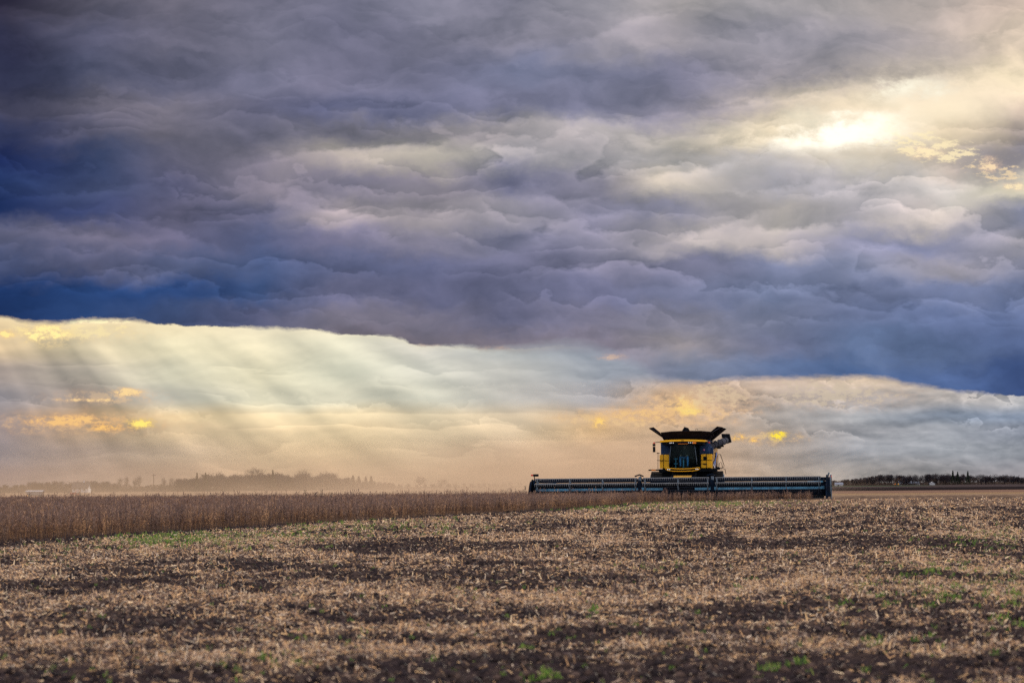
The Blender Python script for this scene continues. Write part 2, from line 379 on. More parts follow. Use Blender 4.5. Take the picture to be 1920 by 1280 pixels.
    pts = [(0,598),(60,607),(110,608),(160,602),(210,602),(300,611),(400,615),(500,618),(590,622),(650,630),(720,633),(752,639),(788,652),(850,652),(920,658),(1000,655),(1060,651),(1130,664),(1200,688),(1250,716),(1320,718),(1380,713),(1500,711),(1600,709),(1650,711),(1700,722),(1800,737),(1920,746)]
    c = fc.mapping.curves[0]; fc.mapping.use_clip = False
    c.points[0].location = (0, (pts[0][1]-500)/300); c.points[1].location = (1, (pts[-1][1]-500)/300)
    for x, y in pts[1:-1]: c.points.new(x/1920, (y-500)/300)
    for p in c.points: p.handle_type = 'AUTO_CLAMPED'
    fc.mapping.update()
    edge = X(fc.outputs[0])*300+500+(f2-.5)*7+(xnoise(xvec(P/22, Q/8), 1, 4, .65)-.5)*9
    de = Q-edge
    soft = 3+xs(n0, .42, .62)*9+X.m('EXPONENT', ((P-1120)/170)*((P-1120)/170)*-1)*24
    mb_ = X.m('MULTIPLY', de/soft+.5, 1.0, clamp=True)
    # thin sunlit fringe just below the deck edge
    fr_ = X.m('EXPONENT', X.m('MAXIMUM', de, 0)/-5)*xs(de, -1, 2)*.35*(1-xs(P, 900, 1150))
    cb = xmix(X.m('MULTIPLY', fr_, 1.0, clamp=True), cb, L(255,244,205))
    # ragged sunlit scraps of cloud
    rag = (xnoise(xvec(P/24, Q/13), 1, 6, .75)-.5)
    def _scrap(c0, p, q, rg, cx, cy, rx, ry, k, ci, co):
        a_ = (p-cx)/rx; b_ = (q-cy)/ry; g = X.m('EXPONENT', (a_*a_+b_*b_)*-1)
        gr = g*(1+rg*3.2)+rg*.7*xs(g, .02, .3)
        c1 = xmix(xs(gr, .08, 1.0)*(k*.8), c0.v, co.v)
        return xmix(xs(gr, .6, 1.05)*k, c1, ci.v), 'c'
    GS = make_group('cloud_scrap', [('c', 'c')]+[(k, 'f') for k in ('p', 'q', 'rg', 'cx', 'cy', 'rx', 'ry', 'k')]+[('ci', 'c'), ('co', 'c')], _scrap)
    for (cx, cy, rx, ry, c_, k) in ((150,797,190,26,(226,186,138),.3),(200,748,120,16,(222,190,150),.3),(120,622,150,26,(246,226,170),.5),(1290,770,120,34,(238,198,144),.6),(1160,790,140,20,(230,196,146),.5),(1440,824,70,14,(222,190,140),.5),(82,628,52,22,(255,232,160),1),(175,606,110,6,(255,240,190),1),(5,629,22,8,(255,225,150),1),(235,740,34,10,(248,212,150),.8),(165,753,62,4,(246,210,150),.7),(130,792,95,12,(246,196,124),.65),(262,797,27,10,(255,226,120),1),(200,804,40,8,(248,195,115),.8),
                               (1283,762,32,20,(255,214,125),.9),(1292,775,26,10,(255,222,120),.7),(1122,796,17,11,(255,212,118),.8),(1200,782,80,14,(232,190,130),.6),(1382,824,13,9,(255,205,105),.9),(1412,828,10,5,(250,200,110),.8),(1456,820,19,9,(255,228,60),1),
                               (1735,286,40,14,(255,232,185),.8),(1858,309,22,14,(252,222,180),.7),(1905,352,30,8,(250,228,185),.7),(1148,672,32,7,(214,184,160),.8),(1340,745,90,34,(214,190,158),.55),(1560,740,160,34,(205,188,164),.5),(800,646,28,8,(226,194,160),.7),(920,655,30,5,(215,185,160),.6)):
        args = (P, Q, rag, float(cx), float(cy), float(rx), float(ry), float(k), (lin(c_[0])*1.1, lin(c_[1])*1.12, lin(c_[2])*1.1, 1), (lin(c_[0])*.93, lin(c_[1])*.86, lin(c_[2])*.95, 1))
        if cy < 500: ca = use_group(GS, ca, *args)
        else: cb = use_group(GS, cb, *args)
    col = ca
    # the sun behind thin cloud: broad white core with a warm skirt
    Ps = P+rag*45+(wr-.5)*60+(f2-.5)*120; Qs = Q+rag*14+(n0-.5)*60+(f2-.5)*40
    def gau(cx, cy, rx, ry, sl=0.0):
        a = (Ps-cx)/rx; b = (Qs-cy-(Ps-cx)*sl)/ry
        return X.m('EXPONENT', (a*a+b*b)*-1)
    nz = 1+rag*.8
    col = xmix(X.m('MULTIPLY', gau(1650, 225, 270, 70, -.12)*.62*nz, 1.0, clamp=True), col, L(255,232,200))
    col = xmix(X.m('MULTIPLY', gau(1820, 178, 150, 34, -.15)*.75*nz, 1.0, clamp=True), col, L(255,236,206))
    col = xmix(X.m('MULTIPLY', gau(1712, 170, 56, 20, -.1)*1.0*nz, 1.0, clamp=True), col, L(255,247,224))
    col = xmix(X.m('MULTIPLY', gau(1450, 252, 80, 12, -.1)*.7*nz, 1.0, clamp=True), col, L(255,238,210))
    bits = (xnoise(xvec(P/40+9, Q/15), 1, 5, .7)-.5)
    col = xmix(xs(gau(1740, 272, 130, 34, .16)*(.4+bits*3.4), .18, .55)*.85, col, L(255,236,192))
    col = xmix(xs(gau(1860, 320, 90, 26, .2)*(.3+bits*3.0), .2, .55)*.7, col, L(250,222,178))
    col = xmix(xs(gau(1575, 248, 125, 30, -.14)*(1+(f2-.5)*1.6), .04, 1.0), col, (1.25, 1.16, .98, 1))
    # rest of the sky dome: broken cloud over Nishita blue
    sky = nt.nodes.new('ShaderNodeTexSky'); sky.sky_type = 'NISHITA'; sky.sun_disc = False
    sky.sun_elevation = R(SUN_EL); sky.sun_rotation = R(SUN_AZ)
    n3 = xnoise(tc.outputs['Generated'], 3.2, 5, .55, dims='3D')
    skc = xmix(1.0, sky.outputs[0], (SKYK, SKYK, SKYK, 1), 'MULTIPLY')
    cl = xmix(xs(n3, .35, .62), L(150,150,172), L(238,228,215))
    gen = xmix(xs(n3, .3, .5), skc, xmix(1.0, cl, (CLK, CLK*.98, CLK*1.0, 1), 'MULTIPLY'))
    gen = xmix(xs(dz, -.02, -.001), L(60,52,45), gen)
    wgen = X.m('MAXIMUM', 1-xs(dy, .80, .93), xs(dz, .23, .42))
    bg2 = nt.nodes.new('ShaderNodeBackground'); bg3 = nt.nodes.new('ShaderNodeBackground'); ms = nt.nodes.new('ShaderNodeMixShader'); ms2 = nt.nodes.new('ShaderNodeMixShader')
    nt.links.new(col, bg.inputs[0]); nt.links.new(gen, bg2.inputs[0]); nt.links.new(wgen.v, ms.inputs[0]); nt.links.new(cb, bg3.inputs[0])
    nt.links.new(mb_.v, ms2.inputs[0]); nt.links.new(bg.outputs[0], ms2.inputs[1]); nt.links.new(bg3.outputs[0], ms2.inputs[2])
    nt.links.new(ms2.outputs[0], ms.inputs[1]); nt.links.new(bg2.outputs[0], ms.inputs[2]); nt.links.new(ms.outputs[0], out.inputs[0])
    w.cycles.sampling_method = 'MANUAL'; w.cycles.sample_map_resolution = 512
SKYK, CLK = .13, 1.85
build_world()
sl = bpy.data.lights.new('sun', 'SUN'); sl.energy = 4.6; sl.angle = R(3); sl.color = (1, .88, .70)
so = bpy.data.objects.new('sun', sl); COL.objects.link(so)
sd = Vector((math.sin(R(SUN_AZ))*math.cos(R(SUN_EL)), math.cos(R(SUN_AZ))*math.cos(R(SUN_EL)), math.sin(R(SUN_EL))))
so.rotation_euler = sd.to_track_quat('Z', 'Y').to_euler()

# ================================================================== GROUND
SOIL = np.array([.030, .023, .026]); STRAW = np.array([.36, .25, .175])
def build_ground():
    az = np.concatenate([np.linspace(-180, -20, 24)[:-1], np.linspace(-20, 20, 620), np.linspace(20, 180, 24)[1:]])
    rr = np.concatenate([[.3, 1, 2, 3.5, 5.5], np.geomspace(7.5, 170, 760), np.geomspace(172, 14000, 150)])
    Rr, Az = np.meshgrid(rr, np.radians(az), indexing='ij')
    Xg = Rr*np.sin(Az); Yg = Rr*np.cos(Az)
    Z = terrain(Xg, Yg)
    c = cover(Xg, Yg); near = 1-sst(Rr, 90, 170)
    rel = (fbm(Xg*1.7, Yg*1.1+3, 3)-.5)*.05+(fbm(Xg*9, Yg*7, 3)-.5)*.055
    Z = Z+rel*near*(Rr > 5)
    n = fbm(Xg*30, Yg*22, 2)
    tex = np.clip(sst(n, .25, .75), 0, 1)
    cc = (c*(.35+.65*tex)*(.42+.58*sst(Rr, 40, 140)))[..., None]
    colr = SOIL*(1-cc)+STRAW*cc*(.6+.5*fbm(Xg*.8, Yg*.5, 3))[..., None]
    # far fields: reddish stubble, dark ploughed land, a green strip of winter crop
    d = Rr; px = 960+np.tan(np.clip(Az, -1.2, 1.2))*F
    def zone(col, m): 
        nonlocal colr
        colr = colr*(1-m[..., None])+np.array(col)*m[..., None]
    wob = fbm(Xg/25, Yg/25, 3)-.5
    zone((.24, .17, .12), sst(d+wob*30, 165, 200))
    zone((.19, .12, .09), sst(d+wob*10, 222, 232)*(px > 1400))
    zone((.25, .17, .10), sst(d+wob*10, 198, 205)*(1-sst(d+wob*10, 222, 232))*(px > 1400))
    right = sst(px, 1200, 1300)
    zone((.020, .016, .018), sst(d+wob*14, 296, 304)*right)
    zone((.060, .048, .050), sst(d, 420, 520)*right)
    zone((.035, .075, .03), sst(d, 700, 740)*(1-sst(d, 1180, 1260))*right*(1-sst(px, 1690, 1790)))
    left = 1-right
    zone((.26, .18, .12), sst(d, 260, 300)*left)
    zone((.30, .15, .12), sst(d, 470, 500)*(1-sst(d, 640, 660))*left*(1-sst(px, 60, 300)))
    zone((.06, .05, .045), sst(d, 1500, 1800))
    nr, na = Rr.shape
    V = np.stack([Xg, Yg, Z], -1).reshape(-1, 3)
    i = np.arange(nr-1)[:, None]*na+np.arange(na-1)[None]
    Fq = np.stack([i, i+na, i+na+1, i+1], -1).reshape(-1, 4)[:, ::-1]
    m = bpy.data.materials.new('field_soil_and_straw'); m.use_nodes = True
    X.nt = nt = m.node_tree; b = nt.nodes['Principled BSDF']
    at = nt.nodes.new('ShaderNodeAttribute'); at.attribute_name = 'Col'
    tc = nt.nodes.new('ShaderNodeTexCoord')
    nn = xnoise(tc.outputs['Object'], 14, 5, .7, dims='3D'); n2 = xnoise(tc.outputs['Object'], 2.2, 5, .7, dims='3D')
    f = xl(nn, .3, .7, .55, 1.45)*xl(n2, .3, .7, .8, 1.2)
    nt.links.new(xmix(1.0, at.outputs['Color'], xvec(f, f, f), 'MULTIPLY'), b.inputs['Base Color'])
    b.inputs['Roughness'].default_value = 1; b.inputs['Specular IOR Level'].default_value = 0
    bn = nt.nodes.new('ShaderNodeBump'); bn.inputs['Strength'].default_value = .8; bn.inputs['Distance'].default_value = .03
    nt.links.new(nn.v, bn.inputs['Height']); nt.links.new(bn.outputs[0], b.inputs['Normal'])
    o = np_mesh('ground', V, Fq, m, colr.reshape(-1, 3), smooth=True)
    # pole cap
    tag(o, kind='structure')
build_ground()

def scatter(dmin, dmax, dens, marg=1.14, extra=1.2):
    """random points in the viewed wedge between two distances; dens per square metre"""
    tan = 960/F*marg
    area = tan*(dmax**2-dmin**2)+2*extra*(dmax-dmin)
    n = int(area*dens)
    y = np.sqrt(rng.random(n)*(dmax**2-dmin**2)+dmin**2)
    x = (rng.random(n)*2-1)*(tan*y+extra)
    return x, y
def strips(x, y, z, yaw, tilt, ln, wd, col):
    """one narrow quad per piece, centred at the point, lying along yaw with upward tilt"""
    d = np.stack([np.cos(yaw)*np.cos(tilt), np.sin(yaw)*np.cos(tilt), np.sin(tilt)], -1)
    s = np.stack([-np.sin(yaw), np.cos(yaw), np.zeros_like(yaw)], -1)
    roll = rng.random(len(x))*math.pi
    nrm = np.cross(d, s); s = s*np.cos(roll)[:, None]+nrm*np.sin(roll)[:, None]
    c = np.stack([x, y, z], -1)
    a = d*(ln/2)[:, None]; b = s*(wd/2)[:, None]
    V = np.stack([c-a-b, c-a+b, c+a+b*.7, c+a-b*.7], 1).reshape(-1, 3)
    Fq = np.arange(len(V)).reshape(-1, 4)
    return V, Fq, np.repeat(col, 4, 0)
def pal(n, cols, jitter=.2):
    cols = np.array(cols); c = cols[rng.integers(0, len(cols), n)]
    return c*(1+(rng.random((n, 1))*2-1)*jitter)
STRAWP = [(.82,.66,.47),(.78,.54,.31),(.62,.40,.22),(.05,.04,.045),(.54,.37,.25),(.46,.31,.21),(.66,.50,.37),(.33,.20,.13),(.50,.32,.19),(.72,.60,.50),(.22,.15,.12),(.36,.27,.23),(.56,.35,.20),(.10,.07,.065),(.13,.10,.11),(.06,.045,.055)]
def build_litter():
    Vs, Fs, Cs = [], [], []; off = 0
    for dmin, dmax, dens, sc in ((8.5, 16, 4200, .66), (16, 28, 2400, .8), (28, 48, 900, 1.05), (48, 80, 270, 1.5), (80, 125, 55, 2.6), (125, 185, 24, 3.4)):
        x, y = scatter(dmin, dmax, dens)
        c = cover(x, y); e = edge_dist(x, y)
        keep = (rng.random(len(x)) < c**1.35*.85*(.50+.50*sst(fbm(x*13, y*8, 2), .38, .62))) & (e < 0)
        x, y = x[keep], y[keep]; n = len(x)
        up = rng.random(n) < .16
        tilt = np.where(up, R(50)+rng.random(n)*R(38), (rng.random(n)*2-1)*R(26))
        ln = (.014+rng.random(n)**3*.055)*(.55+.5*sc); wd = (.004+rng.random(n)*.008)*sc
        z = terrain(x, y)+(fbm(x*1.7, y*1.1+3, 3)-.5)*.05*(1-sst(np.hypot(x, y), 90, 170))+.008+rng.random(n)*.03+np.abs(np.sin(tilt))*ln/2
        V, Fq, C = strips(x, y, z, rng.random(n)*6.283, tilt, ln, wd, pal(n, STRAWP, .25))
        Vs.append(V); Fs.append(Fq+off); Cs.append(C); off += len(V)
    o = np_mesh('chopped_straw', np.concatenate(Vs), np.concatenate(Fs), attr_mat('straw', .8, .38), np.concatenate(Cs))
    tag(o, 'pale tan chopped straw and stubble littering the harvested field', 'straw', kind='stuff')
    # dark soil clods
    Vs, Fs, Cs = [], [], []; off = 0
    T = np.array([(1, 0, -.3), (-.5, .87, -.3), (-.5, -.87, -.3), (.2, .1, .8), (-.3, .3, .6), (.5, -.5, .5)])
    tf = np.array([(0, 1, 4), (0, 4, 3), (1, 2, 4), (2, 3, 4), (2, 5, 3), (0, 3, 5), (0, 5, 2), (0, 2, 1)])
    for dmin, dmax, dens, sc in ((8.5, 20, 170, .026), (20, 45, 60, .036), (45, 95, 16, .055)):
        x, y = scatter(dmin, dmax, dens); c = cover(x, y)
        keep = (rng.random(len(x)) < (1.08-c)) & (edge_dist(x, y) < .3); x, y = x[keep], y[keep]; n = len(x)
        r = sc*(.4+rng.random(n)**2*1.4); a = rng.random(n)*6.283
        ca, sa = np.cos(a)[:, None], np.sin(a)[:, None]
        jit = 1+(rng.random((n, 6, 3))-.5)*.7
        t = T[None]*jit*r[:, None, None]
        vx = t[..., 0]*ca-t[..., 1]*sa+x[:, None]; vy = t[..., 0]*sa+t[..., 1]*ca+y[:, None]; vz = t[..., 2]*.8+(terrain(x, y)+.004+(fbm(x*1.7, y*1.1+3, 3)-.5)*.05)[:, None]
        Vs.append(np.stack([vx, vy, vz], -1).reshape(-1, 3)); Fs.append((tf[None]+(np.arange(n)*6)[:, None, None]).reshape(-1, 3)+off); off += n*6
        Cs.append(np.repeat(pal(n, [(.030,.022,.024),(.05,.036,.034),(.022,.017,.020),(.075,.052,.045)], .3), 6, 0))
    o = np_mesh('soil_clods', np.concatenate(Vs), np.concatenate(Fs), attr_mat('clod', .95, 0, .1), np.concatenate(Cs))
    tag(o, 'dark crumbled soil clods lying in bare bands of the field', 'soil', kind='stuff')
build_litter()

def build_weeds():
    pts = []
    def patch(px0, px1, py0, py1, n, sz):
        for _ in range(n):
            px = random.gauss((px0+px1)/2, (px1-px0)/3.6); py = random.gauss((py0+py1)/2, (py1-py0)/3.6)
            x, y = gpt(px, py)
            if edge_dist(x, y) < -.2: pts.append((x, y, sz*random.uniform(.5, 1.3)))
    patch(120, 520, 998, 1036, 420, .6); patch(230, 400, 1004, 1024, 200, .7); patch(380, 680, 994, 1018, 260, .55); patch(0, 150, 1024, 1062, 40, .4); patch(480, 960, 975, 1003, 220, .7); patch(900, 1300, 947, 962, 330, .7); patch(1100, 1520, 942, 952, 260, .7)
    patch(1700, 1960, 985, 1040, 150, .55); patch(1600, 1960, 1050, 1130, 220, .5); patch(1500, 1900, 1100, 1150, 30, .5); patch(1850, 1960, 1030, 1180, 50, .6)
    for a in ((1480, 1048), (1262, 1062), (1372, 1108), (548, 1236), (492, 1240), (1110, 1150), (1436, 1256), (1022, 1270), (1490, 1250), (545, 1250), (415, 1256), (1225, 1070), (1630, 1210), (1780, 980), (1700, 978), (1290, 1007), (1755, 1075)):
        for _ in range(7):
            x, y = gpt(a[0]+random.gauss(0, 13), a[1]+random.gauss(0, 4)); pts.append((x, y, random.uniform(.3, .6)))
    for _ in range(420):
        px = random.uniform(-60, 1980); py = random.choice((random.uniform(950, 1120), random.uniform(1120, 1290)))
        x, y = gpt(px, py)
        if edge_dist(x, y) < -.3: pts.append((x, y, random.uniform(.2, .5)))
    pts = np.array(pts); nb = 8
    P = np.repeat(pts, nb, 0); n = len(P)
    sc = P[:, 2]*(1+P[:, 1]/90)
    x = P[:, 0]+rng.normal(0, .025, n)*sc; y = P[:, 1]+rng.normal(0, .02, n)*sc
    ln = (.04+rng.random(n)*.05)*P[:, 2]*(1+P[:, 1]/200); tilt = R(35)+rng.random(n)*R(52)
    z = terrain(x, y)+.01+np.sin(tilt)*ln/2
    V, Fq, C = strips(x, y, z, rng.random(n)*6.283, tilt, ln, (.005+rng.random(n)*.008)*sc, pal(n, [(.08,.17,.03),(.13,.23,.04),(.055,.13,.03),(.20,.26,.07)], .25))
    o = np_mesh('green_weeds', V, Fq, attr_mat('weed_leaf', .6, .35), C)
    tag(o, 'bright green volunteer weeds sprouting in patches through the stubble', 'weeds', kind='stuff')
build_weeds()

# ================================================================== STANDING CROP
def plant_template(seed, h=.55, ns=4):
    r = np.random.default_rng(seed); segs = []     # (p0, p1, w, shade)
    for s in range(ns):
        bx, by = r.normal(0, .06, 2); lx, ly = r.normal(0, .05, 2); H = h*(.78+.3*r.random())
        a = np.array([bx, by, 0]); b = np.array([bx+lx, by+ly, H])
        segs.append((a, b, .006, .8))
        for k in range(7):
            t = .22+.78*r.random(); p = a+(b-a)*t; yaw = r.random()*6.28; el = R(20+60*r.random()); l = .035+.035*r.random()
            q = p+l*np.array([math.cos(yaw)*math.cos(el), math.sin(yaw)*math.cos(el), math.sin(el)])
            segs.append((p, q, .013+.007*r.random(), 1.0+.5*(r.random()-.4)))
    return segs
def build_crop():
    Vs, Fs, Cs = [], [], []; off = 0
    polyfar = 172.0
    tmpls = [plant_template(i+1) for i in range(8)]
    TV = []
    for segs in tmpls:
        V = []; sh = []
        for p, q, w, s in segs:
            d = (q-p)/np.linalg.norm(q-p); sd = np.cross(d, np.random.default_rng(int(abs(p[0])*1e5)+3).normal(size=3)); sd /= np.linalg.norm(sd)
            V += [p-sd*w/2, p+sd*w/2, q+sd*w/2*.6, q-sd*w/2*.6]; sh += [s]*4
        TV.append((np.array(V), np.array(sh)))
    for dmin, dmax, dens, sc in ((24, 60, 15, 1.0), (60, 95, 11, 1.15), (95, 130, 8, 1.35), (130, polyfar, 5, 1.6)):
        x, y = scatter(dmin, dmax, dens, 1.12, 2.0)
        e = edge_dist(x, y)
        # inside the crop and not in the swath the machine has already cut
        hx, hy = x-HC[0], y-HC[1]; lx = hx*math.cos(TH)-hy*math.sin(TH); ly = hx*math.sin(TH)+hy*math.cos(TH)   # header frame
        cut = (lx > -9.35) & (ly > -.9)
        keep = (e > 0) & ~cut & ~(lx > 8.1); deep = e > 4
        keep &= ~(deep & (rng.random(len(x)) < .35))
        x, y, e = x[keep], y[keep], e[keep]
        for t, (TVv, sh) in enumerate(TV):
            idx = np.arange(t, len(x), len(TV)); n = len(idx)
            if not n: continue
            a = rng.random(n)*6.283; hs = (.72+.36*rng.random(n)+.40*(rng.random(n) < .05))*(1+.12*(fbm(x[idx]/6, y[idx]/6, 2)-.5)*2)
            ca, sa = np.cos(a)[:, None], np.sin(a)[:, None]; v = TVv[None]
            wsc = sc**.8
            vx = (v[..., 0]*ca-v[..., 1]*sa)*wsc+x[idx][:, None]; vy = (v[..., 0]*sa+v[..., 1]*ca)*wsc+y[idx][:, None]; vz = v[..., 2]*hs[:, None]+terrain(x[idx], y[idx])[:, None]
            Vs.append(np.stack([vx, vy, vz], -1).reshape(-1, 3)); nv = n*len(TVv)
            Fs.append(np.arange(nv).reshape(-1, 4)+off); off += nv
            base = pal(n, [(.22,.125,.07),(.28,.16,.085),(.15,.09,.065),(.22,.15,.115),(.46,.28,.15),(.09,.06,.05),(.12,.075,.06)], .3)
            topc = np.array([.22, .165, .165]); tt = np.clip(TVv[:, 2]/.55, 0, 1)[None, :, None]**1.6  # tops tinted lilac: bluish sky light painted into the stalks
            C = (base[:, None]*(1-tt*.55)+topc*tt*.55)*sh[None, :, None]
            Cs.append(C.reshape(-1, 3))
    o = np_mesh('standing_soybean_crop', np.concatenate(Vs), np.concatenate(Fs), attr_mat('dry_stalks', .9, .12, .05), np.concatenate(Cs))
    tag(o, 'dense band of dry brown standing soybean plants not yet cut', 'crop', kind='stuff')
TH = R(-9.0)
HC = (10.2, 148.0)
def local2world(lx, ly):
    return (OC[0]+lx*math.cos(TH)-ly*math.sin(TH), OC[1]+lx*math.sin(TH)+ly*math.cos(TH))
OC = (HC[0]-5*math.sin(TH)*1.0, HC[1]+5*math.cos(TH))
TH_ = TH
def _fix():
    pass
# header frame used in build_crop rotates world offsets back by -TH
TH = -TH_
build_crop()
TH = TH_

def weed_stalk(px, d, h, seed, label):
    x = (px-960)/F*d; r = random.Random(seed); t = empty('tall_weed', (x, d, 0))
    tag(t, label, 'weed', 'tall weeds poking above the crop')
    m = MB(); m.tube([(0, 0, 0), (.02, 0, h*.6), (.06*r.choice((-1, 1)), 0, h)], [.008, .006, .003], 5)
    for k in range(7):
        z = h*(.45+.08*k); a = r.uniform(0, 6.28); l = r.uniform(.06, .14)
        m.tube([(.02, 0, z), (.02+l*math.cos(a), l*math.sin(a), z+l*.9)], [.004, .002], 4)
    m.build('stem', M_STALK, t)
    hd = MB(); hd.tube([(.03, 0, h*.55), (.03, 0, h*1.03)], .005, 5)
    for k in range(16):
        z = h*(.62+.4*r.random()); a = r.uniform(0, 6.28); l = r.uniform(.01, .11)
        p = Vector((.03+l*math.cos(a), l*math.sin(a), z)); q = p+Vector((r.uniform(-.03, .03), r.uniform(-.03, .03), .05))
        hd.tube([p, (p+q)/2, q], [.004, .014, .003], 5); hd.tube([(.03, 0, p.z-.02), p], .003, 4)
    hd.build('seed_head', M_SEED, t)
M_STALK = mat('dry_weed_stem', (.12, .085, .06, 1)); M_SEED = mat('dry_seed', (.09, .055, .04, 1))
weed_stalk(571, 120, .84, 1, 'left tall dry weed with drooping head above the crop')
weed_stalk(590, 118, .72, 2, 'short bushy dry weed between two taller weeds above the crop')
weed_stalk(601, 122, .86, 3, 'tallest upright dry weed sticking up out of the crop')
weed_stalk(618, 121, .70, 4, 'small dry weed right of the taller weeds above the crop')
weed_stalk(981, 126, .95, 5, 'thin lone weed beside the left end of the header')

# ================================================================== COMBINE
M = dict(
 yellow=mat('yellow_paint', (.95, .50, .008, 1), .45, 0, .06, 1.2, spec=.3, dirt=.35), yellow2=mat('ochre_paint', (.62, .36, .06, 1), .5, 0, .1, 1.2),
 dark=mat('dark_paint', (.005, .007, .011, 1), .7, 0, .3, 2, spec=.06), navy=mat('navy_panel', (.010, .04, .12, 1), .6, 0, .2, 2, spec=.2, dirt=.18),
 steel=mat('navy_steel', (.004, .010, .024, 1), .75, 0, .3, 2, spec=.04, dirt=.12), lsteel=mat('worn_steel', (.09, .13, .18, 1), .6, 0, .3, 6, spec=.3), belt=mat('steel_blue', (.08, .23, .38, 1), .7, 0, .2, 3, spec=.1),
 rubber=mat('rubber', (.012, .012, .014, 1), .85, 0, .3, 4, .3), grey=mat('grey_tube', (.05, .055, .075, 1), .9, 0, .15, 2, spec=0), tine=mat('lit_tine', (.24, .26, .29, 1), .6, spec=.2), tine2=mat('shaded_tine', (.02, .025, .04, 1), .7, spec=.05),
 orange=mat('orange_reflector', (.85, .25, .01, 1), .3), red=mat('red_lens', (.6, .02, .01, 1), .3), white=mat('white_lens', (.9, .9, .92, 1), .25), blue=mat('blue_decal', (.03, .12, .45, 1), .4),
 pink=mat('pink_sticker', (.75, .25, .45, 1), .5), seat=mat('seat_fabric', (.02, .02, .022, 1), .9), wglow=emis('lit_lamp', (.9, .9, .9, 1), .5), tarp=mat('black_vinyl', (.010, .009, .014, 1), .9, 0, .4, 1.4, .2, spec=.02))
gl = bpy.data.materials.new('tinted_glass'); gl.use_nodes = True; nt = gl.node_tree; nt.nodes.clear()
go = nt.nodes.new('ShaderNodeOutputMaterial'); ta = nt.nodes.new('ShaderNodeBsdfTransparent'); ta.inputs[0].default_value = (.50, .72, .74, 1)
gg = nt.nodes.new('ShaderNodeBsdfGlossy'); gg.inputs['Roughness'].default_value = .35; gg.inputs['Color'].default_value = (.22, .30, .32, 1); fr = nt.nodes.new('ShaderNodeFresnel'); fr.inputs[0].default_value = 1.1
mx = nt.nodes.new('ShaderNodeMixShader'); mx.inputs[0].default_value = .03; nt.links.new(ta.outputs[0], mx.inputs[1]); nt.links.new(gg.outputs[0], mx.inputs[2]); nt.links.new(mx.outputs[0], go.inputs[0])
M['glass'] = gl

